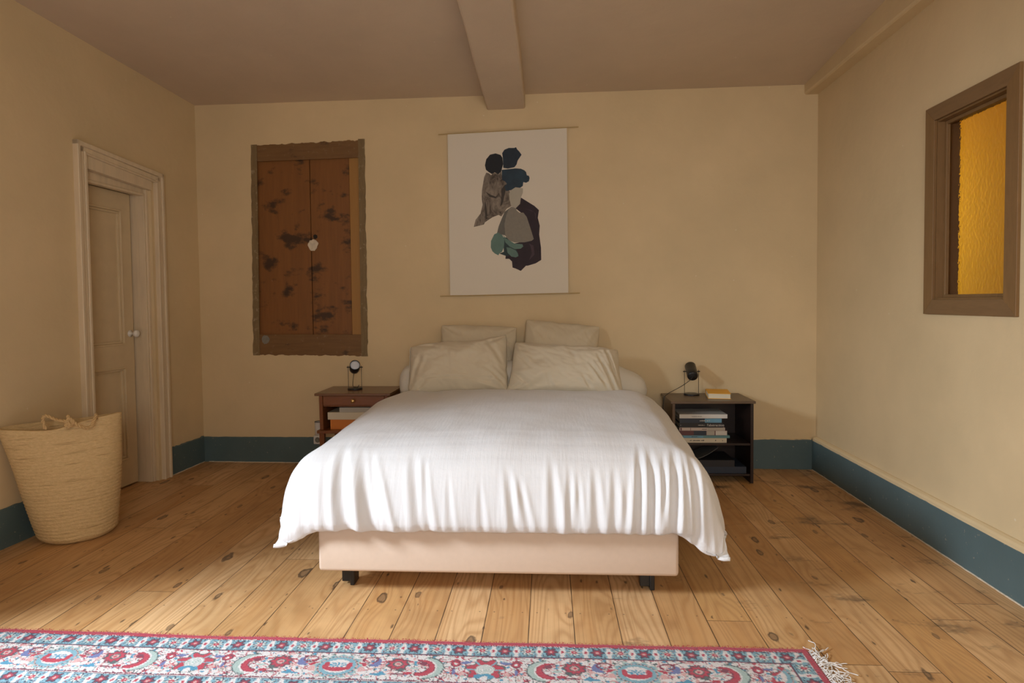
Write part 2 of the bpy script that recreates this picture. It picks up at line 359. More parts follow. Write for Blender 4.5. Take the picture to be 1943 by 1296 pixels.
# ceiling beams
def beam(name, xs, zdrop, y0, y1, wob, mat, xfun=None):
    bm = bmesh.new(); n = 40; rings = []
    for j in range(n + 1):
        y = y0 + (y1 - y0) * j / n
        a, b = xs(y); zt = zc((a + b) / 2, y) + .02; zb = zdrop(y)
        w1 = nz(y * 1.7, 1, wob * 9) * .008; w2 = nz(y * 1.7, 5, wob * 5) * .008; r = .014
        rings.append([bm.verts.new(q) for q in ((a + w1, y, zt), (a + w1, y, zb + r), (a + w1 + r * .3, y, zb + r * .3), (a + w1 + r, y, zb), (b + w2 - r, y, zb + w1 * .4), (b + w2 - r * .3, y, zb + r * .3), (b + w2, y, zb + r), (b + w2, y, zt))])
    for A, B in zip(rings, rings[1:]):
        for k in range(8): bm.faces.new((A[k], A[(k + 1) % 8], B[(k + 1) % 8], B[k]))
    bm.faces.new(rings[0]); bm.faces.new(rings[-1][::-1])
    return link(name, fin(bm), mat, kind='structure')
beam('trim_1', lambda y: (-.447 + .0 * (4.6 - y), -.160), lambda y: 2.69 + .05 * (4.59 - y), -1.6, 4.60, .3, M['ceil'])
def rwx(y): return PR.A.x + PR.e.x * (y - PR.A.y) / PR.e.y
beam('trim_2', lambda y: (1.853 - .008 * (4.53 - y) , rwx(y) + .02), lambda y: 2.714 + .003 * (4.53 - y), -1.6, 4.54, .8, M['wall'])
# skirting: painted blue band with rough upper edge, small cream ledge above on the right wall
def skirting(name, P, u0, u1, zt, d, ragged=.004, seed=0, zslope=0):
    bm = bmesh.new(); n = int((u1 - u0) / .02); pr = []
    for i in range(n + 1):
        u = u0 + (u1 - u0) * i / n; z = zt + zslope * (u - u0) + ragged * (nz(u * 14, seed) + .6 * nz(u * 45, seed + 4)); dd = d + .0015 * nz(u * 6, seed + 9)
        pr.append([bm.verts.new(P.p(u, a, b)) for a, b in ((0, -.01), (0, dd), (z - .006, dd), (z, dd - .004), (z, -.01))])
    for A, B in zip(pr, pr[1:]):
        for k in range(5): bm.faces.new((A[k], A[(k + 1) % 5], B[(k + 1) % 5], B[k]))
    bm.faces.new(pr[0]); bm.faces.new(pr[-1][::-1])
    return link(name, fin(bm), M['blue'], kind='structure')
skirting('baseboard_back', PB, 0.0, PB.L, .198, .014, .003, 1, zslope=.005)
skirting('baseboard_left', PL, u_of(PL, y=4.235), PL.L - .013, .205, .012, .010, 3)
skirting('baseboard_left', PL, 0, u_of(PL, y=3.455), .205, .012, .010, 6)
skirting('baseboard_right', PR, 0, PR.L - .013, .218, .032, .003, 8)
# rounded plaster ledge on top of the right-hand and back skirting
def ledge(name, P, u0, u1, z0, z1, d):
    bm = bmesh.new(); n = int((u1 - u0) / .05); pr = []
    for i in range(n + 1):
        u = u0 + (u1 - u0) * i / n; k = .002 * nz(u * 5, 2)
        pr.append([bm.verts.new(P.p(u, a, b)) for a, b in ((z0, -.01), (z0, d + k), (z0 + (z1 - z0) * .5, d * .97 + k), (z1 - .006, d * .72 + k), (z1, d * .3), (z1 + .001, -.01))])
    for A, B in zip(pr, pr[1:]):
        for k in range(6): bm.faces.new((A[k], A[(k + 1) % 6], B[(k + 1) % 6], B[k]))
    bm.faces.new(pr[0]); bm.faces.new(pr[-1][::-1])
    return link(name, fin(bm), M['wall'], kind='structure')
ledge('trim_3', PR, 0, PR.L - .02, .2145, .244, .031)
ledge('trim_4', PB, 3.9, PB.L - .035, .2135, .226, .012)
# thin plaster scar line at floor joint of the walls
def scar(name, P, u0, u1, d):
    bm = bmesh.new(); n = int((u1 - u0) / .03); pts = []
    for i in range(n + 1):
        u = u0 + (u1 - u0) * i / n; pts.append(P.p(u, .002 + .001 * nz(u * 20, 2), d + .003 * nz(u * 17, 7)))
    tube(bm, pts, lambda q: .0035 + .002 * nz(q * 90, 4), 6); return link(name, fin(bm), M['putty'], kind='structure')
scar('trim_5', PR, 2.0, PR.L - .03, .034); scar('trim_6', PB, .05, 1.2, .016); scar('trim_7', PL, u_of(PL, y=4.25), PL.L - .02, .014)

# daylight windows outside the frame
def room_window(name, P, u0, u1, z0, z1):
    e = empty(name, P.p((u0 + u1) / 2, z0, -.1), kind='structure'); off = -e.location
    def mk(nm, fn):
        bm = bmesh.new(); fn(bm); bmesh.ops.translate(bm, vec=off, verts=bm.verts); link(nm, fin(bm), M['paint2'], e)
    def fr(bm):
        for a, b, c, d in ((u0, u0 + .05, z0, z1), (u1 - .05, u1, z0, z1), (u0 + .05, u1 - .05, z0, z0 + .05), (u0 + .05, u1 - .05, z1 - .05, z1)): P.box(bm, a, b, c, d, -.13, -.07)
    mk('window_frame', fr)
    mk('glazing_bar', lambda bm: P.box(bm, (u0 + u1) / 2 - .02, (u0 + u1) / 2 + .02, z0 + .05, z1 - .05, -.12, -.08))
room_window('window_2', PL, WU0, WU1, .35, 2.35)
room_window('window_3', PN, 2.6, 4.1, .9, 2.4)

# ------------------------------------------------------------------ left door
d1 = empty('door_1', PL.p((DU0 + DU1) / 2, 0, 0), kind='structure', label='narrow cream panelled door in a moulded casing on the left wall')
doff = -d1.location
def dpart(name, bm, mat, parent=d1, bev=0, **k):
    bmesh.ops.translate(bm, vec=doff, verts=bm.verts); fin(bm)
    if bev: bevel(bm, bev, 1)
    return link(name, bm, mat, parent, **k)
yu = lambda y: u_of(PL, y=y)
bm = bmesh.new()       # casing: three stepped members; header drops to the right
o = dict(l0=yu(3.462), r0=yu(4.225), tl=2.236, tr=2.186)
def header(bm, za, zb, d0, d1_, ins):
    a, b = o['l0'] + ins, o['r0'] - ins
    PL.quad(bm, [(a, o['tl'] - zb), (b, o['tr'] - zb), (b, o['tr'] - za), (a, o['tl'] - za)], d0, d1_)
header(bm, 0, .028, -.02, .034, 0); header(bm, .028, .062, -.02, .024, .028); header(bm, .062, .074, -.02, .030, .06)
for a, b, dd in ((0, .022, .034), (.022, .055, .024), (.055, .074, .030)):
    PL.quad(bm, [(o['l0'] + a, 0), (o['l0'] + b, 0), (o['l0'] + b, o['tl'] - a - .004), (o['l0'] + a, o['tl'] - a)], -.02, dd)
    PL.quad(bm, [(o['r0'] - b, 0), (o['r0'] - a, 0), (o['r0'] - a, o['tr'] - a), (o['r0'] - b, o['tr'] - a)], -.02, dd)
dpart('casing', bm, M['paint2'], bev=.003)
bm = bmesh.new()       # frieze board between header and stop, jamb lining and stop
PL.quad(bm, [(DU0, 2.085), (DU1, 2.055), (DU1, 2.118), (DU0, 2.168)], -.03, .012)
PL.box(bm, DU0, DU1, 2.03, 2.11, -.11, -.035)
for a, b in ((DU0, DU0 + .022), (DU1 - .022, DU1)): PL.box(bm, a, b, 0, 2.06, -.22, -.0205)
PL.box(bm, DU1 - .036, DU1 - .022, 0, 2.03, -.075, -.03); PL.box(bm, DU1 - .034, DU1 - .022, 0, 2.03, -.22, -.0751); PL.box(bm, DU0 + .022, DU1 - .022, 2.012, 2.03, -.075, -.03)
dpart('jamb', bm, M['paint2'], bev=.002)
LF = -.122              # front face of the leaf
a0, a1 = DU0 + .024, DU1 - .052
bm = bmesh.new()
def PQ(bm, u0, u1, z0, z1, d0, d1_): PL.box(bm, u0, u1, z0, z1, d0, d1_)
st = .085
PQ(bm, a0, a0 + st, .012, 2.02, LF - .035, LF); PQ(bm, a1 - st, a1, .012, 2.02, LF - .035, LF)
for z0, z1 in ((.012, .19), (.83, .98), (1.90, 2.02)): PQ(bm, a0 + st, a1 - st, z0, z1, LF - .035, LF)
PQ(bm, a0 + st, a1 - st, .19, .83, LF - .03, LF - .018); PQ(bm, a0 + st, a1 - st, .98, 1.90, LF - .03, LF - .018)
leaf = dpart('door_leaf', bm, M['paint'])
def mould(z0, z1):
    bm = bmesh.new()
    for (ins, wd, dep) in ((0, .012, LF + .006), (.012, .016, LF - .006)):
        u0, u1, c, d = a0 + st + ins, a1 - st - ins, z0 + ins, z1 - ins
        for q in ((u0, u1, c, c + wd), (u0, u1, d - wd, d), (u0, u0 + wd, c + wd, d - wd), (u1 - wd, u1, c + wd, d - wd)):
            PL.box(bm, *q, LF - .02, dep)
    bmesh.ops.translate(bm, vec=doff, verts=bm.verts); fin(bm); bevel(bm, .002, 1); return link('panel_moulding', bm, M['paint'], leaf)
mould(.19, .83); mould(.98, 1.90)
kp = PL.p(a1 - .035, 1.055, LF) + doff
Mk = Matrix.Translation(kp) @ PL.n.to_track_quat('Z', 'Y').to_matrix().to_4x4()
bm = bmesh.new(); lathe(bm, [(.024, 0), (.024, .004), (.010, .007), (.008, .022), (.014, .030), (.0225, .038), (.026, .048), (.022, .058), (.012, .063), (.002, .064)], 24, Mk)
link('knob', fin(bm), M['porcelain'], leaf, smooth=True, label='white porcelain knob')
# blocked space behind the door
bm = bmesh.new(); PL.box(bm, DU0 - .05, DU1 + .05, 0, 2.2, -.30, -.255); link('wall_closet', fin(bm), M['wall'], kind='structure')

# ------------------------------------------------------------------ cupboard in the back wall
cz = empty('wall_cupboard', PB.p((CU0 + CU1) / 2, .85, 0), label='old dark brown wooden cupboard front set flush into the plaster wall', cat='cupboard')
coff = -cz.location
def cpart(name, bm, mat, parent=cz, **k):
    bmesh.ops.translate(bm, vec=coff, verts=bm.verts); fin(bm); return link(name, bm, mat, parent, **k)
xu = lambda x: u_of(PB, x=x)
# outer outline corners (u,z)
cl0, cl1 = xu(-2.300), xu(-2.322); cr0, cr1 = xu(-1.392), xu(-1.398); zt0, zt1, zb0, zb1 = 2.492, 2.508, .848, .838
def strip(ua, za, ub, zb, ia, ja, ib, jb, d0, d1_, seed, ends=True):
    """board from A=(ua,za) to B=(ub,zb) (ragged outer side) with inner side (ia,ja)-(ib,jb)"""
    bm = bmesh.new(); n = 60; pr = []
    L = Vector((ub - ua, zb - za)); nn = Vector((-L.y, L.x)).normalized()
    for i in range(n + 1):
        q = i / n; jg = .009 * nz(q * 16, seed) + .005 * nz(q * 50, seed + 3)
        ou = ua + L.x * q + nn.x * jg; oz = za + L.y * q + nn.y * jg
        iu = ia + (ib - ia) * q; iz = ja + (jb - ja) * q
        pr.append([bm.verts.new(x) for x in (PB.p(ou, oz, d0), PB.p(ou, oz, d1_), PB.p(iu, iz, d1_), PB.p(iu, iz, d0))])
    for A, B in zip(pr, pr[1:]):
        for k in range(4): bm.faces.new((A[k], A[(k + 1) % 4], B[(k + 1) % 4], B[k]))
    bm.faces.new(pr[0]); bm.faces.new(pr[-1][::-1]); return bm
iL0, iL1, iR0, iR1 = cl0 + .048, cl1 + .052, cr0 - .050, cr1 - .050
cpart('stile', strip(cl1, zb0, cl0, zt0, iL1, zb0, iL0, zt0, .0005, .007, 1), M['oldstile'])
cpart('stile', strip(cr1, zb1, cr0, zt1, iR1, zb1, iR0, zt1, .0005, .007, 5), M['oldstile'])
cpart('top_rail', strip(iL0, zt0 - .006, iR0, zt1 - .008, iL0, 2.362, iR0, 2.368, .0005, .005, 9), M['oldrail'])
cpart('bottom_rail', strip(iL1, zb0 + .004, iR1, zb1 + .004, iL1, 1.012, iR1, 1.008, .0005, .004, 14), M['oldrail'])
useam = xu(-1.84)
for ua, ub, nm, mt in ((iL1 - .03, useam - .0025, 'door_board', 'oldboard'), (useam + .0025, iR0 - .083, 'door_board', 'oldboard'), (iR0 - .081, iR0 + .03, 'filler_strip', 'oldstrip')):
    bm = bmesh.new(); PB.box(bm, max(ua, CU0 + .003), min(ub, CU1 - .003), .88, 2.455, -.05, -.016 if nm == 'door_board' else -.010)
    bmesh.ops.recalc_face_normals(bm, faces=bm.faces); bevel(bm, .002, 1)
    p_ = cpart(nm, bm, M[mt])
    if nm == 'filler_strip': p_['label'] = 'lighter honey coloured strip'
bm = bmesh.new(); PB.box(bm, CU0 + .003, CU1 - .003, .88, 2.455, -.075, -.055); cpart('backing', bm, M['hole'])
def blob(bm, u, z, r, d0, d1_, seed, n=28):
    v = [bm.verts.new(PB.p(u + r * (1 + .3 * nz(math.cos(k / n * 6.283) * 1.5, math.sin(k / n * 6.283) * 1.5, seed)) * math.cos(k / n * 6.283), z + r * 1.1 * (1 + .3 * nz(math.cos(k / n * 6.283) * 2, math.sin(k / n * 6.283) * 2, seed + 4)) * math.sin(k / n * 6.283), d1_)) for k in range(n)]
    w_ = [bm.verts.new(x.co - PB.n * (d1_ - d0)) for x in v]
    bm.faces.new(v); bm.faces.new(w_[::-1])
    for k in range(n): bm.faces.new((v[k], v[(k + 1) % n], w_[(k + 1) % n], w_[k]))
bm = bmesh.new(); blob(bm, useam + .015, 1.708, .040, -.017, -.012, 2); cpart('putty_patch', bm, M['putty'], label='round white putty patch')
bm = bmesh.new(); blob(bm, useam + .035, 1.772, .016, -.017, -.0145, 7); cpart('keyhole', bm, M['hole'])
bm = bmesh.new(); blob(bm, cl1 + .10, .972, .030, .003, .0055, 9); cpart('filled_hole', bm, M['greyputty'], label='grey filled hole')

# ------------------------------------------------------------------ interior window in right wall
iw = empty('window_1', PR.p((IU0 + IU1) / 2, 1.165, 0), kind='structure', label='oak framed interior window with textured glass on the right wall, amber light behind')
ioff = -iw.location
def ipart(name, bm, mat, bev=0, **k):
    bmesh.ops.translate(bm, vec=ioff, verts=bm.verts); fin(bm)
    if bev: bevel(bm, bev, 2)
    return link(name, bm, mat, iw, **k)
fy0, fy1 = u_of(PR, y=2.596), u_of(PR, y=3.222); fw = .072
bm = bmesh.new(); PR.quad(bm, [(fy1 - fw, 1.162 + fw), (fy1, 1.162), (fy1, 2.192), (fy1 - fw, 2.192 - fw)], -.26, .014); PR.quad(bm, [(fy0, 1.162), (fy0 + fw, 1.162 + fw), (fy0 + fw, 2.192 - fw), (fy0, 2.192)], -.26, .014)
# keep only the part inside the wall opening behind the face: two boards, thin face + liner
bm.clear()
for q in ([(fy1 - fw, 1.162 + fw), (fy1, 1.162), (fy1, 2.192), (fy1 - fw, 2.192 - fw)], [(fy0, 1.162), (fy0 + fw, 1.162 + fw), (fy0 + fw, 2.192 - fw), (fy0, 2.192)]): PR.quad(bm, q, .0005, .015)
ipart('side_frame', bm, M['oak'], .0015)
bm = bmesh.new()
for q in ([(fy0, 1.162), (fy1, 1.162), (fy1 - fw, 1.162 + fw), (fy0 + fw, 1.162 + fw)], [(fy0 + fw, 2.192 - fw), (fy1 - fw, 2.192 - fw), (fy1, 2.192), (fy0, 2.192)]): PR.quad(bm, q, .0005, .015)
ipart('rail_frame', bm, M['oakh'], .0015)
bm = bmesh.new()
for q in ((IU0, IU0 + .018, 1.225, 2.13), (IU1 - .018, IU1, 1.225, 2.13), (IU0 + .018, IU1 - .018, 1.225, 1.243), (IU0 + .018, IU1 - .018, 2.112, 2.13)): PR.box(bm, *q, -.11, 0)
ipart('reveal_lining', bm, M['oak'])
bm = bmesh.new()
for q in ((IU0 + .018, IU0 + .034, 1.243, 2.112), (IU1 - .034, IU1 - .018, 1.243, 2.112), (IU0 + .034, IU1 - .034, 1.243, 1.259), (IU0 + .034, IU1 - .034, 2.096, 2.112)): PR.box(bm, *q, -.052, -.034)
ipart('glazing_bead', bm, M['oak'], .002)
t = NT('hammered_glass'); v = t.coord(); n1 = t.n('ShaderNodeTexVoronoi', feature='SMOOTH_F1'); t.put(n1.inputs['Vector'], v); n1.inputs['Scale'].default_value = 75
n2 = t.noise(v, 30, 2)
M['glass'] = t.done((1, .93, .78), .02, t.bump(t.math('ADD', n1.outputs['Distance'], n2), .13, .004), Transmission_Weight=1.0, IOR=1.45)
bm = bmesh.new(); PR.box(bm, IU0 + .019, IU1 - .019, 1.244, 2.111, -.060, -.054); ipart('glass_pane', bm, M['glass'])
# the yellow room beyond
M['yellow'] = simple('yellow_wall_paint', (.74, .41, .010), .95, .06, 2, .1, .003, Specular_IOR_Level=.1)
bm = bmesh.new(); box(bm, 3.05, 3.15, 2.1, 6.6, 0, 2.6); link('wall_east', fin(bm), M['yellow'], kind='structure')
bm = bmesh.new(); box(bm, 2.2, 3.05, 6.5, 6.6, 0, 2.6); link('wall_north', fin(bm), M['yellow'], kind='structure')
bm = bmesh.new(); box(bm, 2.2, 3.05, 2.1, 2.2, 0, 2.6); link('wall_south', fin(bm), M['yellow'], kind='structure')
bm = bmesh.new(); box(bm, 2.2, 3.15, 2.1, 6.6, 2.6, 2.7); link('ceiling_hall', fin(bm), M['yellow'], kind='structure')

# ------------------------------------------------------------------ poster
pu0, pu1 = xu(-.744), xu(.151); pz0, pz1 = 1.303, 2.525
ps = empty('wall_poster', PB.p((pu0 + pu1) / 2, pz0, .02), label='large white hanging print of an abstract collage of dark rocks and cloth above the bed', cat='poster')
poff = -ps.location
PXS = 251.0
def pp(zx, zy, d):       # traced point of the print in metres on the sheet
    px, py = 880 + zx / 4.8, 260 + zy / 4.8
    a = (px - 852.5) / 224.3; b = (558 - py) / 308.0
    return PB.p(pu0 + a * (pu1 - pu0) - .004 * (py - 400) / 150, pz0 + b * (pz1 - pz0) - .008 + .0 * a, d) + poff
arts = [
 ('plum', .0006, [(530,545),(600,590),(650,622),(690,660),(680,730),(697,800),(692,880),(708,1000),(710,1110),(660,1140),(590,1160),(572,1160),(525,1207),(480,1185),(450,1175),(445,1120),(420,1095),(385,1095),(390,1050),(450,960),(600,930),(600,800),(540,690),(480,640)]),
 ('rock', .0009, [(215,310),(240,318),(260,335),(280,310),(330,330),(350,300),(357,345),(360,380),(385,392),(405,415),(430,500),(425,560),(440,620),(400,640),(350,710),(325,695),(270,715),(230,740),(200,760),(190,780),(98,800),(115,735),(160,680),(180,600),(172,540),(175,470),(195,350)]),
 ('black_rock', .0012, [(215,190),(250,150),(300,140),(345,155),(362,180),(368,240),(352,300),(325,330),(290,310),(265,325),(235,305),(212,285),(203,245)]),
 ('navy_rock', .0015, [(365,180),(360,140),(380,110),(420,95),(470,97),(485,90),(497,112),(515,130),(535,160),(500,210),(490,245),(470,270),(410,280),(370,272)]),
 ('blue_rock', .0018, [(355,290),(420,285),(480,280),(530,285),(560,300),(575,315),(582,345),(600,350),(607,370),(600,400),(575,412),(550,405),(545,440),(520,457),(480,450),(440,475),(395,482),(380,440),(402,415),(385,395),(358,380)]),
 ('bell', .0021, [(440,625),(480,632),(490,660),(515,680),(550,680),(580,720),(600,780),(625,860),(643,920),(625,935),(560,948),(470,948),(420,930),(380,880),(310,860),(325,800),(345,750),(380,670)]),
 ('bell_dark', .0024, [(310,860),(325,800),(345,750),(380,668),(420,640),(395,700),(378,780),(385,880),(350,875)]),
 ('vase', .0024, [(430,480),(480,450),(520,456),(547,462),(546,500),(528,545),(520,600),(480,640),(440,620),(425,560),(420,510)]),
 ('teal_dark', .0024, [(330,1046),(372,1030),(365,900),(395,900),(470,980),(500,1040),(440,1060),(395,1070)]),
 ('teal', .0028, [(285,870),(320,855),(360,880),(378,920),(372,990),(355,1030),(330,1045),(322,1062),(290,1045),(268,1025),(253,990),(255,930)]),
 ('teal', .0028, [(365,868),(385,905),(470,958),(540,965),(548,985),(525,1005),(470,1008),(425,985),(385,945)]),
 ('teal', .0030, [(395,990),(430,995),(480,1020),(500,1050),(503,1072),(480,1083),(440,1075),(405,1040)]),
 ('crease', .0012, [(545,640),(590,655),(650,680),(665,760),(660,690),(620,660)]),
 ('crease', .0012, [(600,960),(640,980),(650,1060),(600,1110),(625,1050),(615,990)]),
 ('rock_dark', .0012, [(205,480),(250,510),(300,530),(330,500),(300,545),(245,530)]),
 ('rock_dark', .0012, [(350,470),(385,420),(400,440),(380,520),(360,600),(340,620),(352,540)]),
 ('rock_dark', .0012, [(200,560),(215,620),(225,700),(205,720),(198,640)]),
]
acol = dict(plum=((.022, .012, .020), .5, 14), rock=((.20, .165, .135), .75, 30), black_rock=((.007, .010, .016), .3, 20), navy_rock=((.012, .024, .042), .5, 18), blue_rock=((.016, .038, .062), .5, 14), bell=((.23, .21, .175), .12, 50), bell_dark=((.13, .125, .11), .12, 50), vase=((.42, .39, .32), .08, 10), teal=((.115, .20, .175), .25, 15), teal_dark=((.02, .04, .045), .3, 15), crease=((.06, .035, .05), .3, 15), rock_dark=((.05, .04, .035), .3, 15))
pm = [M['paper']]; idx = {}
for k_, (c_, va, s_) in acol.items():
    idx[k_] = len(pm); pm.append(simple('print_' + k_, c_, .7, va, s_, 0, stretch=(1, 1, 1)))
t = NT('print_rock_crumpled'); v = t.coord((1, 1, .5)); n1 = t.noise(v, 18, 5, .7, 1.2)
pm[idx['rock']] = t.done(t.ramp(n1, [(.36, (.05, .04, .032)), (.47, (.17, .14, .115)), (.62, (.27, .23, .185))]), .8)
bm = bmesh.new(); nU, nV = 24, 30; gv = {}
for i in range(nU + 1):
    for j in range(nV + 1):
        a, b = i / nU, j / nV; q = .0025 * math.sin(a * 3.1 + .4) * (1 - b) * b * 4 * .3
        for k, dd in ((0, .0), (1, -.0012)):
            gv[i, j, k] = bm.verts.new(PB.p(pu0 + a * (pu1 - pu0) + .003 * (1 - b), pz0 + b * (pz1 - pz0) + (a - .5) * (.012 if j == nV else .006 * b), .02 + dd + q * 0) + poff)
for i in range(nU):
    for j in range(nV):
        for k in (0, 1): bm.faces.new([gv[i, j, k], gv[i + 1, j, k], gv[i + 1, j + 1, k], gv[i, j + 1, k]])
for i in range(nU):
    for j in (0, nV): bm.faces.new([gv[i, j, 0], gv[i + 1, j, 0], gv[i + 1, j, 1], gv[i, j, 1]])
for j in range(nV):
    for i in (0, nU): bm.faces.new([gv[i, j, 0], gv[i, j + 1, 0], gv[i, j + 1, 1], gv[i, j, 1]])
fin(bm)
for nm, dz, pts in arts:
    P3 = [pp(x, y, .02 + dz * .5) for x, y in pts]
    # round the outline a little with a closed spline
    n = len(P3); out = []
    for i in range(n):
        a, b, c_, d_ = P3[i - 1], P3[i], P3[(i + 1) % n], P3[(i + 2) % n]
        for k in range(3):
            s_ = k / 3; out.append(.5 * ((2 * b) + (c_ - a) * s_ * .75 + (2 * a - 5 * b + 4 * c_ - d_) * s_ * s_ * .0 + (2 * c_ - 2 * b - (c_ - a) * .75) * s_))
    vs = [bm.verts.new(q) for q in out]
    for tri in tessellate_polygon([out]):
        try:
            f = bm.faces.new([vs[i] for i in tri]); f.material_index = idx[nm]; f.normal_update()
            if f.normal.dot(PB.n) < 0: f.normal_flip()
        except ValueError: pass
link('paper', bm, pm, ps)
for z, u0, u1, dz in ((pz1 + .001, xu(-.815), xu(.238), .010), (pz0, xu(-.818), xu(.240), .006)):
    bm = bmesh.new(); tube(bm, [PB.p(u0, z - dz, .0235) + poff, PB.p(u1, z + dz, .0235) + poff], .0035, 8); link('hanging_rod', fin(bm), M['rod'], ps)

# ------------------------------------------------------------------ bed
bed = empty('bed', (-.229, 3.55, 0), label='double bed base upholstered in plain beige fabric on black feet', cat='bed')
def shift(bm, o): bmesh.ops.translate(bm, vec=-o.location, verts=bm.verts); return bm
bm = rbox(-.99, .532, 2.50, 4.52, .10, .305, .016, 3); shift(bm, bed); link('divan_base', bm, M['bedbase'], bed, smooth=True)
def foot(x, y):
    bm = bmesh.new(); box(bm, x - .028, x + .028, y, y + .045, .012, .10); box(bm, x + .012, x + .032, y - .012, y + .055, 0, .10); bmesh.ops.recalc_face_normals(bm, faces=bm.faces); bevel(bm, .003, 1)
    shift(bm, bed); link('foot', bm, M['black'], bed)
for x, y in ((-.895, 2.60), (.415, 2.60), (-.895, 4.35), (.415, 4.35)): foot(x, y)
bm = rbox(-.975, .518, 2.53, 4.50, .306, .52, .05, 4); link('mattress', bm, M['mattress'], smooth=True, label='white mattress lying on the beige bed base under the duvet', cat='mattress')

# duvet -------------------------------------------------------------
TOP = .632
LO = ([.56, .67, .775, .855, .908, .940, .955, .955], [0, .004, .020, .062, .130, .210, .290, .355])
LO[0].extend([.932, .905]); LO[1].extend([.376, .366])
RO = ([.56, .68, .79, .865, .915, .952, .978, .975], [0, .006, .026, .070, .140, .230, .330, .405])
RO[0].extend([.950, .925]); RO[1].extend([.428, .416])
FO = ([0, .10, .19, .265, .31, .337, .350, .345, .322, .285], [0, .010, .034, .080, .145, .220, .285, .322, .342, .334])
def arc(prof):
    s_ = [0]
    for i in range(1, len(prof[0])): s_.append(s_[-1] + math.hypot(prof[0][i] - prof[0][i - 1], prof[1][i] - prof[1][i - 1]))
    return s_
aL, aR, aF = arc(LO), arc(RO), arc(FO)
def crv(a, prof, s_):
    if s_ <= 0: return 0, 0
    e = .02; f = lambda q: (lin(q, a, prof[0]) - prof[0][0], lin(q, a, prof[1]))
    p = [f(max(0, s_ + k * e)) for k in (-1, 0, 1)]; return sum(q[0] for q in p) / 3, sum(q[1] for q in p) / 3
# explicit folds of the front drop: hem position px, top position px, top y px, width m, depth m
FOLDS = [(645, 615, 895, .026, .026), (690, 655, 905, .020, .020), (708, 672, 915, .028, .026), (730, 700, 950, .012, .008), (795, 762, 915, .022, .034), (810, 790, 935, .014, .030), (852, 842, 960, .012, .014),
 (912, 905, 970, .012, .014), (976, 956, 950, .018, .036), (996, 980, 965, .016, .030), (1052, 1043, 930, .018, .034), (1080, 1079, 945, .014, .026), (1094, 1096, 960, .013, .022), (1130, 1127, 945, .016, .028), (1163, 1166, 940, .015, .026),
 (1182, 1192, 955, .013, .016), (1208, 1221, 895, .017, .022), (1232, 1241, 905, .018, .024), (1252, 1266, 915, .012, .014), (1272, 1291, 895, .019, .024), (1297, 1302, 920, .012, .016), (1318, 1318, 900, .020, .020), (1340, 1336, 950, .012, .010), (610, 590, 940, .018, .012), (560, 556, 965, .016, .008)]
def fold_front(x, q):
    """x world, q 0 at start of the drop .. 1 at hem"""
    d = 0
    for hp, tp, ty, wd, am in FOLDS:
        q0 = lin(ty, [880, 1015], [.10, .74])
        if q < q0 - .05: continue
        k = min(1, (q - q0) / (.86 - q0)); xc = ((tp + (hp - tp) * k) - 1040) / 468.0
        w_ = wd * (.55 + .55 * max(k, 0)); e = (x - xc) / w_
        am2 = am * .82 * (.32 if 745 < hp < 1185 else ((.78 if hp > 640 else .5) if hp < 745 else .95))
        d -= am2 * sm(0, .6, k) * (1 - .75 * sm(.86, 1, q)) * math.exp(-e * e * .9) * .95
        d += am2 * .5 * sm(0, .6, k) * (math.exp(-((abs(e) - 1.9) / .8) ** 2))
    return d
ss = [-(aL[-1]) + .56 * 0 - .56 + 0 for _ in (0,)]
sl = [-.56 - aL[-1] * (1 - i / 40) for i in range(40)]; sc_ = [-.56 + 1.12 * i / 200 for i in range(201)]; sr = [.56 + aR[-1] * (i + 1) / 46 for i in range(46)]
sL = sl + sc_ + sr
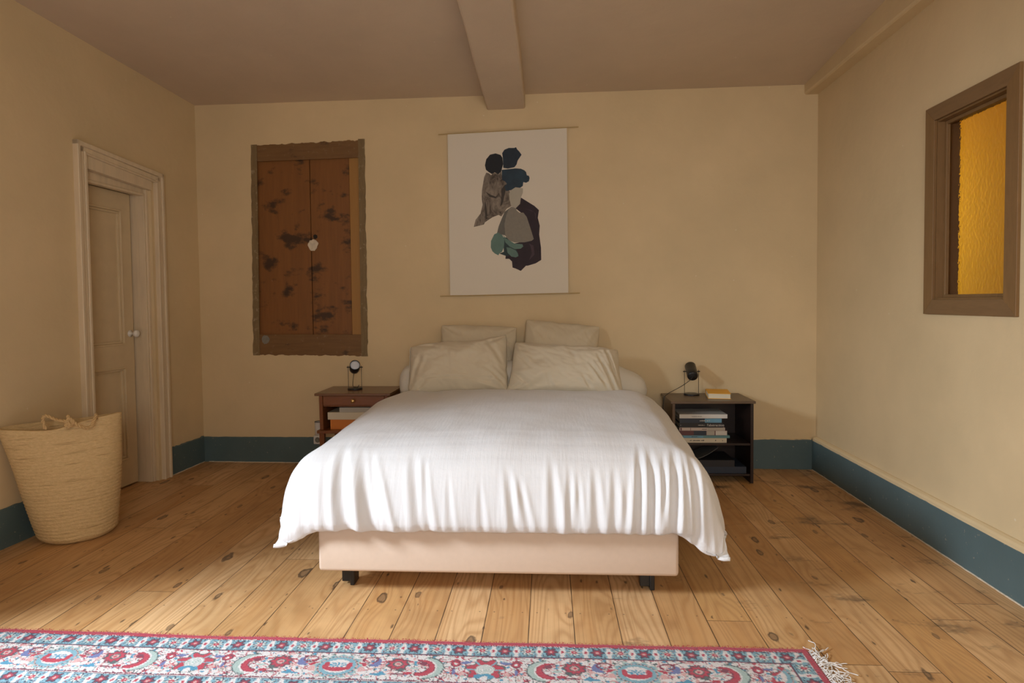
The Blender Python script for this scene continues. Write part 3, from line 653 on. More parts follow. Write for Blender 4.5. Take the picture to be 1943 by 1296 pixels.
# refine side zones in x too so front folds near the corners resolve
sL = sorted(set([round(q, 5) for q in sL] + [round(-.56 - aL[-1] * (1 - i / 90), 5) for i in range(90)] + [round(.56 + aR[-1] * (i + 1) / 100, 5) for i in range(100)]))
Y0, Y1 = 2.775, 4.30
tl = [-(aF[-1]) * (1 - i / 76) for i in range(76)] + [(Y1 - Y0) * i / 70 for i in range(71)]
CX = -.229
bm = bmesh.new(); G = []
for tv in tl:
    row = []
    fo, fd = crv(aF, FO, -tv) if tv < 0 else (0, 0)
    yb = Y0 + max(tv, 0); vv = (yb - Y0) / (Y1 - Y0); q = -tv / aF[-1] if tv < 0 else 0
    for s_ in sL:
        if s_ < 0: so, sd = crv(aL, LO, -s_ - .56); so *= lin(vv, [0, .2, .7, .9, 1], [1, 1.03, 1.12, .84, .82]); side = -1; qs = max(0, (-s_ - .56) / aL[-1])
        else: so, sd = crv(aR, RO, s_ - .56); so *= lin(vv, [0, .2, .7, 1], [1, 1.07, 1.18, 1.14]); side = 1; qs = max(0, (s_ - .56) / aR[-1])
        sd *= 1 - .22 * vv
        xx = CX + (s_ if abs(s_) <= .56 else side * (.56 + so))
        if tv < 0:
            tot = (.925 if side < 0 else .950) - .56
            so2 = so + (tot * qs - so) * max(.75 * sm(.25, 1, q), sm(.8, .95, q)); fo_ = fo + (.335 * q - fo) * max(.55 * sm(.25, 1, qs), sm(.8, .95, qs))
            xx = CX + (s_ if abs(s_) <= .56 else side * (.56 + so2))
        else: fo_ = fo
        cr = 0
        pw = 7.0; dr = (sd ** pw + fd ** pw) ** (1 / pw); E_ = .055 if side < 0 else .085; wq = sm(.55, .9, q); dr = dr * (1 - wq) + (fd + E_ * sm(.45, .85, qs)) * wq
        cr = sm(0, 1, qs) * sm(0, 1, q)
        yy = yb - (fo_ if qs > 0 else fo)
        z = TOP - dr
        # puffiness of the top
        tm = (1 - sm(0, .8, qs)) * (1 - sm(0, .8, q))
        z += .022 * tm * (1 - ((xx - CX) / .9) ** 2) + tm * (.016 * nz(xx * 2.2, yy * 1.9, 1) + .006 * nz(xx * 7, yy * 5, 4))
        z += .030 * vv * sm(0, .3, qs) * (1 - sm(.3, .9, qs))
        z -= .03 * sm(.82, 1, vv)
        # front folds and crinkles
        if tv < .15:
            ff = fold_front(xx, q) * (1 - .5 * sm(.5, 1, qs)) if q > .02 else 0
            k = sm(.25, 1, q)
            ff += k * (.004 * nz(xx * 9, q * 1.5, 3) + .0016 * sm(.5, 1, q) * nz(xx * 42, q * 4.0, 6) + .0012 * sm(.4, .9, q) * nz(xx * 95, q * 5, 6))
            yy -= ff; z += ff * .30 * (1 - q)
            z += k * (.006 * nz(xx * 9, 2, 8) + .003 * nz(xx * 40, 2, 3)) 
            z += .012 * k * sm(1.2, .2, abs(xx - CX)) * 0
        # side folds
        if qs > 0:
            k = sm(.25, 1, qs)
            ff = k * (.012 * nz(yy * 7, qs, 11 + side) + .007 * nz(yy * 19, qs * 2, 5 + side) + .003 * nz(yy * 50, qs * 2, 2))
            xx += side * ff
            z += k * .010 * nz(yy * 5, 3, 5 + side)
        row.append(bm.verts.new((xx, yy, z)))
    G.append(row)
for A, B in zip(G, G[1:]):
    for k in range(len(A) - 1): bm.faces.new((A[k], B[k], B[k + 1], A[k + 1]))
bmesh.ops.recalc_face_normals(bm, faces=bm.faces)
bm.faces.ensure_lookup_table()
if sum(f.normal.z for f in bm.faces) < 0: bmesh.ops.reverse_faces(bm, faces=bm.faces)
bmesh.ops.translate(bm, vec=(-CX, -3.4, 0), verts=bm.verts)
dv = link('duvet', bm, M['duvet'], smooth=True, label='puffy white cotton duvet spread over the double bed', cat='duvet'); dv.location = (CX, 3.4, 0)
md = dv.modifiers.new('thickness', 'SOLIDIFY'); md.thickness = .014; md.offset = -1; md.use_rim = True
md.use_even_offset = False

# pillows ------------------------------------------------------------
def pillow(name, wd, ht, th, loc, rot, mat, seed, label, group, ear=.02, flange=0, sag=0, wr=1.0, tl=0, tr=0, cr=.0, tp=0.0, creases=()):
    nA, nB = 110, 80; bm = bmesh.new(); gr_ = {}
    for sd in (1, -1):
        for i in range(nA + 1):
            for j in range(nB + 1):
                edge = i in (0, nA) or j in (0, nB)
                if sd == -1 and edge: gr_[i, j, -1] = gr_[i, j, 1]; continue
                a = -1 + 2 * i / nA; b = -1 + 2 * j / nB
                # denser near the borders
                a = math.sin(a * math.pi / 2) * .35 + a * .65; b = math.sin(b * math.pi / 2) * .35 + b * .65
                fa = max(0, 1 - abs(a) ** 3.2); fb = max(0, 1 - abs(b) ** 3.0)
                T = (fa * fb) ** .60
                x = a * wd / 2 * (1 - .045 * (1 - b * b) * abs(a) ** 3); z = b * ht / 2 * (1 - .06 * (1 - a * a) * abs(b) ** 3)
                x *= (1 - cr * abs(b) ** 5 * abs(a) ** 3) * (1 - tp * b); z *= 1 - cr * 1.1 * abs(a) ** 5 * abs(b) ** 3
                z += -.5 * sag * (1 - a * a) * max(0, b)
                z += max(0, b) * (tl * max(0, -a) ** 2 + tr * max(0, a) ** 2)
                y = -sd * th / 2 * T
                # creases fan out of the corners, gentle lumps elsewhere
                ca = abs(a) ** 1.5; ang = math.atan2(1.06 - abs(b), 1.06 - abs(a) + .02); rad = math.hypot(1.06 - abs(a), (1.06 - abs(b)))
                cz_ = math.sin(ang * 13 + seed + 3 * nz(a * 2, b * 2, seed)) * math.exp(-rad * 1.7) * .017 * wr
                lump = (.020 * nz(a * 2.1, b * 1.7, seed * 3) + .012 * nz(a * 4, b * 3.2, seed + 9) + .006 * nz(a * 9, b * 8 + a * 5, seed + 5)) * wr
                rid = .0025 * wr * (1 - abs(nz(a * 2.2 + b * 1.0, b * 1.8 - a * .6, seed + 21)) * 3.0) * .6
                y += -sd * (cz_ + lump + max(-.004, rid)) * min(1, T * 1.5)
                for (p0, q0_, p1, q1_, cw, cdp) in creases:
                    ex, ey = p1 - p0, q1_ - q0_; tt = max(0, min(1, ((a - p0) * ex + (b - q0_) * ey) / (ex * ex + ey * ey)))
                    dd = math.hypot(a - p0 - tt * ex, (b - q0_ - tt * ey) * ht / wd)
                    if sd == 1: y += (cdp * math.exp(-(dd / cw) ** 2) - .5 * cdp * math.exp(-((dd - 2.0 * cw) / cw) ** 2)) * (math.sin(math.pi * min(.97, max(.03, tt))) ** .5) * min(1, T * 2)
                x += .005 * nz(b * 4, seed, 3) * abs(a) ** 4; z += .007 * nz(a * 4, seed, 8) * abs(b) ** 4
                if edge: y += .010 * nz(a * 6, b * 6, seed)
                gr_[i, j, sd] = bm.verts.new((x, y, z))
    for sd in (1, -1):
        for i in range(nA):
            for j in range(nB):
                q = [gr_[i, j, sd], gr_[i + 1, j, sd], gr_[i + 1, j + 1, sd], gr_[i, j + 1, sd]]
                bm.faces.new(q if sd == 1 else q[::-1])
    bmesh.ops.recalc_face_normals(bm, faces=bm.faces)
    if flange:      # thin loose hem around the outline
        loop = [gr_[i, 0, 1] for i in range(nA)] + [gr_[nA, j, 1] for j in range(nB)] + [gr_[i, nB, 1] for i in range(nA, 0, -1)] + [gr_[0, j, 1] for j in range(nB, 0, -1)]
        out = []
        for k, v_ in enumerate(loop):
            c0 = v_.co; d_ = Vector((c0.x / (wd / 2), 0, c0.z / (ht / 2)))
            d_ = Vector((d_.x if abs(d_.x) > .9 else 0, 0, d_.z if abs(d_.z) > .9 else 0)); d_ = d_.normalized() if d_.length else Vector((0, 0, 0))
            out.append(bm.verts.new(c0 + d_ * flange * (1 + .4 * nz(k * .07, seed)) + Vector((0, .014 * nz(k * .13, seed, 4), 0))))
        n = len(loop)
        for k in range(n):
            try: bm.faces.new((loop[k], loop[(k + 1) % n], out[(k + 1) % n], out[k]))
            except ValueError: pass
    o_ = link(name, bm, mat, smooth=True, label=label, cat='pillow', group=group)
    o_.location = loc; o_.rotation_euler = rot; return o_
pillow('pillow', .72, .41, .25, (-.640, 4.275, .785), (R(-26), R(-1), R(3)), M['linen'], 1.3, 'natural linen pillow standing in front on the left side of the bed', 'linen pillows on the bed', flange=.006, tr=.045, tl=-.03, wr=.8, cr=.05,
       creases=((-.80, -.50, .92, -.58, .018, .007), (.55, .9, .93, -.1, .05, .012), (.62, -.25, .95, -.75, .04, .012), (-.2, .7, -.15, -.3, .03, .004), (-.95, -.7, -.7, .5, .05, .009), (-.75, .9, -.3, .55, .05, .008)))
pillow('pillow', .79, .375, .24, (.118, 4.262, .765), (R(-27), R(2.0), R(-2)), M['linen'], 5, 'natural linen pillow standing in front on the right half, creased at its right end', 'linen pillows on the bed', tl=.02, tr=-.015, wr=.8, cr=.04, tp=.045,
       creases=((.42, .15, .74, -.85, .028, .016), (.58, .45, .86, -.80, .028, .018), (.74, .75, .93, -.55, .03, .018), (.30, -.35, .46, -.95, .03, .012), (-.97, .55, -.55, -.2, .04, .009), (-.98, -.2, -.6, -.75, .04, .009), (.05, .8, .2, .1, .04, .005), (-.3, -.4, -.2, -.95, .03, .008)))
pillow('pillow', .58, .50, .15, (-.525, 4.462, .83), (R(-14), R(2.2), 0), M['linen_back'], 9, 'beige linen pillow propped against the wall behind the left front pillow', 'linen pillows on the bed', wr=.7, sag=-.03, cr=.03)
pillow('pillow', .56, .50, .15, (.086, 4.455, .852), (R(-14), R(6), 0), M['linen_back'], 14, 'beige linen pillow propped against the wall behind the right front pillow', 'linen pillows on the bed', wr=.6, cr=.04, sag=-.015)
# long white bolster
bm = bmesh.new(); n = 120; rg = []
x0, x1 = -1.095, .705
for i in range(n + 1):
    q = i / n; x = x0 + (x1 - x0) * (q - .02 * math.sin(q * 6.283) * 0)
    e = min(q, 1 - q) * (x1 - x0); k = (1 - (1 - min(1, e / .12)) ** 2.6) ** .5 if e < .12 else 1; k *= 1 - .22 * sm(.35, 0, e) * (q > .5)
    r_ = max(.012, .135 * k); zc_ = .680 - .075 * sm(1, 0, e / .34) * (1 if q > .5 else .3)
    ring = []
    for m in range(40):
        an = m * math.pi / 20; wob = 1 + .06 * nz(q * 9, math.cos(an) * 1.5, math.sin(an) * 1.5) + .07 * math.sin(an * 9 + 3 * nz(q * 5, 1)) * math.exp(-e * 16)
        ring.append(bm.verts.new((x, 4.385 + r_ * .75 * wob * math.cos(an), max(.0, zc_) + r_ * 1.02 * wob * math.sin(an))))
    rg.append(ring)
for A, B in zip(rg, rg[1:]):
    for k in range(40): bm.faces.new((A[k], A[(k + 1) % 40], B[(k + 1) % 40], B[k]))
bm.faces.new(rg[0]); bm.faces.new(rg[-1][::-1]); fin(bm)
link('bolster', bm, M['bolster'], smooth=True, label='long white bolster lying across the bed behind the pillows', cat='bolster')

# ------------------------------------------------------------------ left nightstand
ns = empty('nightstand', (-1.394, 4.405, 0), label='reddish brown wooden nightstand with one drawer and an open shelf, left of the bed', cat='nightstand')
def np_(name, bm, mat, parent=ns, **k): return link(name, shift(bm, ns), mat, parent, **k)
np_('top', rbox(-1.671, -1.122, 4.215, 4.60, .590, .608, .003), M['cherrytop'])
for x0, x1 in ((-1.646, -1.620), (-1.168, -1.142)):
    bm = bmesh.new(); hexa(bm, [(x0, 4.245, .341), (x1, 4.245, .341), (x1, 4.585, .341), (x0, 4.585, .341), (x0, 4.235, .5895), (x1, 4.235, .5895), (x1, 4.585, .5895), (x0, 4.585, .5895)]); fin(bm); bevel(bm, .002, 1)
    np_('side_panel', bm, M['cherry'])
np_('back_panel', rbox(-1.619, -1.169, 4.570, 4.585, .341, .5895, .002), M['ebony'])
np_('shelf', rbox(-1.662, -1.128, 4.225, 4.59, .318, .340, .003), M['cherry'])
np_('drawer_rail', rbox(-1.619, -1.169, 4.25, 4.565, .508, .517, .002), M['cherry'])
dw = np_('drawer', rbox(-1.617, -1.171, 4.238, 4.55, .519, .587, .002), M['cherry'])
bm = bmesh.new(); lathe(bm, [(.006, 0), (.006, .008), (.013, .014), (.015, .020), (.012, .026), (.002, .029)], 20, Matrix.Translation((-1.394, 4.238, .553)) @ Matrix.Rotation(R(90), 4, 'X')); np_('knob', fin(bm), M['brass'], dw, smooth=True, label='round brass knob')
for x in (-1.630, -1.16):
    for y in (4.25, 4.555):
        bm = bmesh.new(); hexa(bm, [(x - .012, y - .010, 0), (x + .012, y - .010, 0), (x + .012, y + .012, 0), (x - .012, y + .012, 0), (x - .018, y - .015, .3175), (x + .018, y - .015, .3175), (x + .018, y + .015, .3175), (x - .018, y + .015, .3175)]); np_('leg', fin(bm), M['cherry'])

def flat(name, c, rough=.5): return simple(name, c, rough, .06, 15, 0)
def book(loc, wd, dp, th, cover, label, group, rz=0, text=None, tcol=None, bands=(), spine='front', name='book', tsize=.012, tpos=0.0):
    e = empty(name, loc, rz, label=label, cat='book', group=group); c = .0022
    bm = bmesh.new(); hw = wd / 2
    box(bm, -hw, hw, 0, dp, 0, c); box(bm, -hw, hw, 0, dp, th - c, th)
    if spine == 'front': box(bm, -hw, hw, 0, c, c, th - c)
    elif spine == 'left': box(bm, -hw, -hw + c, 0, dp, c, th - c)
    elif spine == 'back': box(bm, -hw, hw, dp - c, dp, c, th - c)
    link('cover', fin(bm, 1e-5), cover, e)
    bm = bmesh.new(); i = .004
    box(bm, -hw + i, hw - i, (c + .0003) if spine == 'front' else i, dp - i, c + .0002, th - c - .0002); link('pages', fin(bm), M['page'], e)
    for k, (a, b, cc) in enumerate(bands):      # printed fields on the spine
        bm = bmesh.new(); box(bm, -hw + a * wd, -hw + b * wd, -.0006, -.0001, .0015, th - .0015); link('spine_band', fin(bm), cc, e)
    if text:
        for j, (tx, sz, px_) in enumerate(text):
            if isinstance(tx, int):        # lettering too small to read in the photo: a row of ink strokes
                rnd_ = random.Random(tx * 7 + j); bm = bmesh.new(); x_ = px_ * wd - tx * sz * .30
                for q in range(tx):
                    lw = sz * rnd_.uniform(.25, .5)
                    if rnd_.random() > .15: box(bm, x_, x_ + lw, -.0009, -.0001, th / 2 - sz * .3, th / 2 + sz * rnd_.uniform(.1, .35))
                    x_ += lw + sz * .16
                link('spine_text', fin(bm), tcol, e); continue
            cu = bpy.data.curves.new('spine_text', 'FONT'); cu.body = tx; cu.size = sz; cu.align_x = 'CENTER'; cu.align_y = 'CENTER'; cu.extrude = .0001
            to = bpy.data.objects.new('spine_text', cu); COL.objects.link(to)
            dg = bpy.context.evaluated_depsgraph_get(); me = bpy.data.meshes.new_from_object(to.evaluated_get(dg)); bpy.data.objects.remove(to)
            me.materials.clear(); me.materials.append(tcol); to = bpy.data.objects.new('spine_text', me); COL.objects.link(to)
            to.parent = e; to.location = (px_ * wd - 0, -.0012, th / 2); to.rotation_euler = (R(90), 0, 0)
    return e
C = dict(white=flat('book_white', (.60, .57, .52)), cream=flat('book_cream', (.62, .54, .40)), grey=flat('book_grey', (.42, .38, .32)), orange=flat('book_orange', (.62, .19, .025)), black=flat('book_black', (.014, .014, .017)), blue=flat('book_blue', (.13, .30, .42)), teal=flat('book_teal', (.11, .24, .26)), maroon=flat('book_maroon', (.11, .04, .045)), pink=flat('book_pinkish', (.55, .45, .39)), yellow=flat('book_yellow', (.86, .44, .03)), ink=flat('ink', (.05, .045, .04)), pale=flat('ink_pale', (.60, .58, .54)), navy=flat('book_navy', (.02, .03, .05)))
G1 = 'books on the left nightstand shelf'
book((-1.390, 4.27, .3405), .375, .24, .0715, C['orange'], 'thick orange book at the bottom of the pile in the left nightstand', G1)
book((-1.396, 4.262, .4125), .395, .28, .052, C['cream'], 'cream book in the middle of the pile in the left nightstand', G1)
book((-1.350, 4.268, .465), .318, .24, .034, C['grey'], 'greyish beige book on top of the pile in the left nightstand', G1)

# ------------------------------------------------------------------ right cabinet
rn = empty('bookcase', (1.14, 4.33, 0), label='low dark brown open cabinet with two compartments, right of the bed', cat='nightstand')
def rp(name, bm, mat, parent=rn, **k): return link(name, shift(bm, rn), mat, parent, **k)
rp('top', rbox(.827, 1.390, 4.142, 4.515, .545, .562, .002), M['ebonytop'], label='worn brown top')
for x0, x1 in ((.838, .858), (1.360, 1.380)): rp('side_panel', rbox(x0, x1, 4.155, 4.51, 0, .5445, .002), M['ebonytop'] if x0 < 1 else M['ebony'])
rp('shelf', rbox(.859, 1.359, 4.157, 4.49, .258, .2735, .002), M['ebony']); rp('shelf', rbox(.859, 1.359, 4.162, 4.49, .048, .062, .002), M['ebony'])
rp('back_panel', rbox(.859, 1.359, 4.492, 4.502, .01, .544, .001), M['ebony'])
G2 = 'books stacked in the right cabinet'
def zz(y): return 1.24 - (670 + y / 4.983 - 575) / 276.5
def xx_(x): return .89 + (1230 + x / 4.983 - 1289.8) * .003524
pile = [ # x0,x1,ytop,ybot in traced zoom, cover, label, text, bands
 (290, 745, 808, 851, 'cream', 'cream paperback at the bottom of the stack in the right cabinet', [(14, .0125, -.10), (2, .012, .26), (1, .012, .42)], ()),
 (320, 775, 783, 808, 'teal', 'thin teal book second from the bottom of the stack, sticking out to the right', [(8, .010, -.22)], (('b', .04, .45, 'blue'),)),
 (300, 750, 738, 783, 'maroon', 'dark red and grey book in the stack with a pale printed block on its spine', None, (('b', .30, .56, 'navy'), ('b', .57, .74, 'grey'), ('b', .76, 1.0, 'white'))),
 (298, 730, 709, 738, 'pink', 'thin pale pink book directly below the black book in the stack', [(8, .008, .06)], (('b', .02, .05, 'maroon'), ('b', .24, .25, 'maroon'), ('b', .62, .98, 'grey'))),
 (295, 712, 664, 709, 'black', "black book with l'abstraction in white letters on its spine", [("l'abstraction", .0235, .33), (12, .007, .02), (1, .010, -.46)], ()),
 (300, 697, 622, 664, 'navy', 'black book with a blue end on its spine, second from the top of the stack', [(12, .011, .12)], (('b', .60, 1.0, 'blue'),)),
 (298, 752, 584, 622, 'white', 'white paperback on top of the stack in the right cabinet', [(22, .006, -.12)], ()),
]
zb = .2740
for k, (a, b, yt, yb_, cv, lab, tx, bands) in enumerate(pile):
    th = (yb_ - yt) / 4.983 / 276.5; x0, x1 = xx_(a) , xx_(b)
    tcol = C['ink'] if cv in ('cream', 'white', 'pink', 'teal') else C['pale']
    book(((x0 + x1) / 2, 4.172 + .006 * ((k * 37) % 5) / 5, zb), x1 - x0, .22, th - .0004, C[cv], lab, G2, 0, tx, tcol, [(q[1], q[2], C[q[3]]) for q in bands])
    zb += th
book((1.178, 4.245, .5622), .152, .225, .037, C['yellow'], 'yellow covered paperback lying on top of the dark cabinet', None, R(-10), None, None, spine='back')
# things in the lower compartment
G3 = 'dark books lying in the lower compartment'
book((1.13, 4.18, .0625), .42, .24, .045, C['navy'], 'dark blue book at the bottom of the lower compartment of the cabinet', G3)
book((1.08, 4.175, .108), .36, .25, .045, C['black'], 'thin dark book lying above the dark blue one in the lower compartment', G3)
bm = bmesh.new(); n = 16
for (zo) in (0, .0016, .0035):
    v_ = {}
    for i in range(n + 1):
        for j in range(5):
            for k in (0, 1):
                q = i / n; v_[i, j, k] = bm.verts.new((.90 + .25 * q, 4.18 + .05 * j, .1555 + .16 * max(0, q - .35) ** 1.6 + zo + .0011 * k))
    for i in range(n):
        for j in range(4):
            for k in (0, 1): bm.faces.new([v_[i, j, k], v_[i + 1, j, k], v_[i + 1, j + 1, k], v_[i, j + 1, k]])
    for i in range(n):
        for j in (0, 4): bm.faces.new([v_[i, j, 0], v_[i + 1, j, 0], v_[i + 1, j, 1], v_[i, j, 1]])
link('magazine', fin(bm), flat('magazine_cover', (.10, .10, .095)), smooth=False, label='grey magazine with lifted pages on the dark books in the cabinet', cat='magazine')

# ------------------------------------------------------------------ lamps
def lamp(loc, h, hr, hl, dirv, label, glass, cord):
    e = empty('table_lamp', loc, label=label, cat='lamp', group='small black bedside lamps')
    L0 = Vector(loc)
    bm = bmesh.new(); lathe(bm, [(.050, 0), (.054, .002), (.054, .009), (.050, .011)], 36); link('base', fin(bm), M['black'], e, smooth=False)
    for s_ in (-1, 1):
        bm = bmesh.new(); tube(bm, [(s_ * .050, 0, .010), (s_ * .050, 0, h + .012)], .0019, 8); link('rod', fin(bm), M['metal'], e)
        bm = bmesh.new(); tube(bm, [(s_ * hr * .98, 0, h), (s_ * .060, 0, h)], .0038, 12); link('pivot_knob', fin(bm), M['black'], e)
    D = Vector(dirv).normalized(); Mh = Matrix.Translation((0, 0, h)) @ D.to_track_quat('Z', 'Y').to_matrix().to_4x4()
    bm = bmesh.new(); a = hl * .5
    lathe(bm, [(.004, -a), (hr * .80, -a + .001), (hr * .95, -a + .006), (hr, -a + .016), (hr, a), (hr - .002, a), (hr - .0025, a - .010), (.001, a - .011)], 36, Mh, close=False)
    hd = link('lamp_head', fin(bm), M['black'], e, smooth=False)
    for f in hd.data.polygons: f.use_smooth = True
    if glass:
        bm = bmesh.new(); lathe(bm, [(.001, a - .004), (hr * .6, a - .005), (hr - .003, a - .008), (hr - .003, a - .0095), (.001, a - .0095)], 36, Mh, close=False); link('lens', fin(bm), M['lens'], e, smooth=True, label='pale frosted lamp glass')
    else:
        bm = bmesh.new(); lathe(bm, [(.001, -a - .0015), (hr * .74, -a - .001), (hr * .74, -a + .001)], 30, Mh, close=False); link('rear_cap', fin(bm), M['hole'], e, smooth=True)
    bm = bmesh.new(); tube(bm, spline([Mh @ Vector((0, 0, -a))] + [Vector(p) for p in cord], 8), .0022, 6); link('cord', fin(bm), M['black'], e)
    return e
lamp((-1.443, 4.43, .608), .165, .0375, .10, (.33, -.85, .45), 'small black spotlight lamp with a pale lens facing out, on the left nightstand', True, [(-.018, .012, .07), (-.022, .02, .02), (0, .01, .013), (.022, -.01, .014), (.035, -.015, .035)])
lamp((1.031, 4.43, .562), .170, .0385, .13, (.05, .85, .50), 'small black spotlight lamp turned to the wall on the dark cabinet right of the bed', False, [(-.03, -.06, .110), (-.085, -.07, .074), (-.14, -.08, .046), (-.187, -.09, .022), (-.214, -.10, -.008), (-.223, -.10, -.08), (-.229, -.10, -.20), (-.226, -.06, -.33)])

# wall socket unit beside left nightstand
so = empty('socket_box', PB.p(xu(-1.79), .165, .0005), label='small white socket box on the wall beside the left nightstand', cat='socket'); sf = -so.location
u_ = xu(-1.79)
bm = bmesh.new(); PB.box(bm, u_ - .034, u_ + .034, .160, .228, .0145, .062); bmesh.ops.translate(bm, vec=sf, verts=bm.verts); fin(bm); bevel(bm, .006, 2); link('housing', bm, M['plastic'], so)
Ms = Matrix.Translation(PB.p(u_, .194, .0625) + sf) @ PB.n.to_track_quat('Z', 'Y').to_matrix().to_4x4()
bm = bmesh.new(); lathe(bm, [(.021, 0), (.0205, .002), (.017, .002), (.0165, .0004), (.001, .0004)], 28, Ms, close=False); link('socket_ring', fin(bm), M['greyputty'], so, smooth=True)
cp = setp(empty('beaker', PB.p(xu(-1.79), .2285, .034)), label='white beaker with a dark rim half hidden behind the left nightstand', cat='beaker')
bm = bmesh.new(); lathe(bm, [(.024, 0), (.028, .004), (.031, .102), (.029, .102), (.026, .006), (.001, .006)], 28, close=False); bm.faces.new([v for v in bm.verts[:28]][::-1]) if hasattr(bm.verts, 'ensure_lookup_table') and not bm.verts.ensure_lookup_table() else None
link('cup', fin(bm), M['plastic'], cp, smooth=True)
bm = bmesh.new(); tube(bm, [(.030 * math.cos(k * .2244), .030 * math.sin(k * .2244), .103) for k in range(29)], .0025, 6); link('rim', fin(bm), M['black'], cp, label='dark rim')

# ------------------------------------------------------------------ basket
bk = empty('raffia_basket', (-2.570, 3.13, 0), label='tall woven raffia basket with rope handles leaning on the left wall', cat='basket')
NR, NC, K = 34, 180, 5
bm = bmesh.new(); rings = []; H = .632
def bpos(q, an, off=0):
    A = .172 + .090 * q ** .8 + off; Bq = .170 - .088 * q ** 1.3 + off
    if q < .045:
        f = (q / .045) ** .5; A *= .80 + .20 * f; Bq *= .80 + .20 * f
    ca, sa = A * math.cos(an), Bq * math.sin(an); dx_, dy_ = .788, .616
    x = -.015 * q + dx_ * ca - dy_ * sa; y = -.07 * q ** 1.2 + dy_ * ca + dx_ * sa
    z = q * H + q ** 8 * (.006 * math.cos(an * 2 + 1) + .012 * max(0, math.cos(an - 3.1)))
    z += .020 * q ** 3 * math.cos(an)
    z -= .018 * q ** 6 * max(0, math.cos(an + 1.75)) ** 12          # dip at the front of the rim
    bulge = .008 * nz(math.cos(an) * 1.3, math.sin(an) * 1.3, q * 2.5)
    x += bulge * math.cos(an); y += bulge * math.sin(an); return Vector((x, y, z))
for r_ in range(NR * K + 1):
    q = r_ / (NR * K); ring = []
    for m in range(NC):
        an = m * 2 * math.pi / NC
        ph = (q * NR + an / 6.283 + .35 * nz(math.cos(an) * 2, math.sin(an) * 2, q * 3)) % 1.0
        co = .0036 * abs(math.sin(math.pi * ph)) ** .6 + .0012 * nz(an * 30, q * 90)
        ring.append(bm.verts.new(bpos(q, an, co)))
    rings.append(ring)
inner = [[bm.verts.new(bpos(q, m * 2 * math.pi / NC, -.009) + Vector((0, 0, .002 if q == 1 else .006))) for m in range(NC)] for q in (1, .9, .7, .5, .3, .1, .02)]
seq = rings + inner
for A, B in zip(seq, seq[1:]):
    for k in range(NC): bm.faces.new((A[k], A[(k + 1) % NC], B[(k + 1) % NC], B[k]))
bm.faces.new(rings[0][::-1]); bm.faces.new(inner[-1]); fin(bm)
mz = min(v.co.z for v in bm.verts); bmesh.ops.translate(bm, vec=(0, 0, -mz), verts=bm.verts)
link('basket_body', bm, M['raffia'], bk, smooth=True)
def rope(pts, r=.0085, nm='handle'):
    P_ = spline(pts, 10); bm = bmesh.new()
    for s_ in (0, math.pi):
        tw = []
        for i, p in enumerate(P_):
            t_ = (P_[min(i + 1, len(P_) - 1)] - P_[max(i - 1, 0)]).normalized(); a = t_.cross(Vector((.1, .2, 1))).normalized(); b = t_.cross(a)
            tw.append(p + (a * math.cos(i * .55 + s_) + b * math.sin(i * .55 + s_)) * r * .45)
        tube(bm, tw, r * .62, 7)
    return bm
hb = rope([(-0.029, -0.165, 0.610), (-0.032, -0.176, 0.665), (-0.013, -0.180, 0.686), (0.018, -0.174, 0.673), (0.055, -0.180, 0.662), (0.090, -0.180, 0.658), (0.106, -0.172, 0.640), (0.101, -0.178, 0.620)])
link('handle', fin(hb), M['raffiarope'], bk, smooth=True)
hf = rope([(0.103, -0.172, 0.688), (0.101, -0.176, 0.661), (0.097, -0.184, 0.638), (0.104, -0.176, 0.626), (0.113, -0.158, 0.640), (0.106, -0.170, 0.668), (0.114, -0.160, 0.657), (0.128, -0.150, 0.634), (0.146, -0.128, 0.613), (0.164, -0.104, 0.611), (0.172, -0.086, 0.640), (0.166, -0.062, 0.668), (0.150, -0.045, 0.640)])
link('handle', fin(hf), M['raffiarope'], bk, smooth=True)

# ------------------------------------------------------------------ rug
RX0, RX1, RY0, RY1 = -2.72, .905, -.05, 2.158
PAL = dict(red=(.42, .016, .045), dred=(.17, .012, .04), blue=(.17, .35, .42), navy=(.02, .03, .065), white=(.66, .62, .60), pink=(.60, .33, .31), teal=(.05, .25, .38), sage=(.36, .46, .42), dk=(.06, .09, .09), pur=(.12, .15, .33), brown=(.30, .22, .18))
def ell(u, v, cu, cv, a, b): return ((u - cu) / a) ** 2 + ((v - cv) / b) ** 2
def guard(u, v):       # u along, v 0..1 across the band
    P_ = .081; k = math.floor(u / P_); f = u / P_ - k - .5; vv = v - .5
    c = 'blue'
    if v < .07: return 'white' if v < .035 else 'navy'
    fx_ = abs(abs(f) - .5)          # distance from the midpoint between flowers
    if fx_ < .115 + .05 * math.cos(vv * 9) * (1 - abs(vv)): c = 'white'
    if fx_ < .060 and abs(vv) < .12: c = 'red'
    if fx_ < .20 and fx_ > .165 and abs(vv) > .25: c = 'dred' if k % 2 else 'navy'
    an = math.atan2(vv * .8, f); rr = math.hypot(f, vv * .8)
    pet = .285 + .055 * math.cos(an * 6)
    if k % 2 == 0:
        if rr < pet: c = 'navy'
        if rr < pet - .07: c = 'dred'
        if rr < .13: c = 'red'
        if rr < .07: c = 'pink'
    else:
        pet = .28 + .07 * math.cos(an * 8)
        if rr < pet: c = 'navy' if math.sin(an * 8) > -.3 else 'sage'
        if rr < pet - .10: c = 'sage' if math.cos(an * 8) < .2 else 'white'
        if rr < .12: c = 'red'
        if rr < .05: c = 'pink'
    if abs(f) < .32 and abs(abs(vv) - .43) < .03 : c = 'navy' if int(u * 700) % 3 else 'blue'
    return c
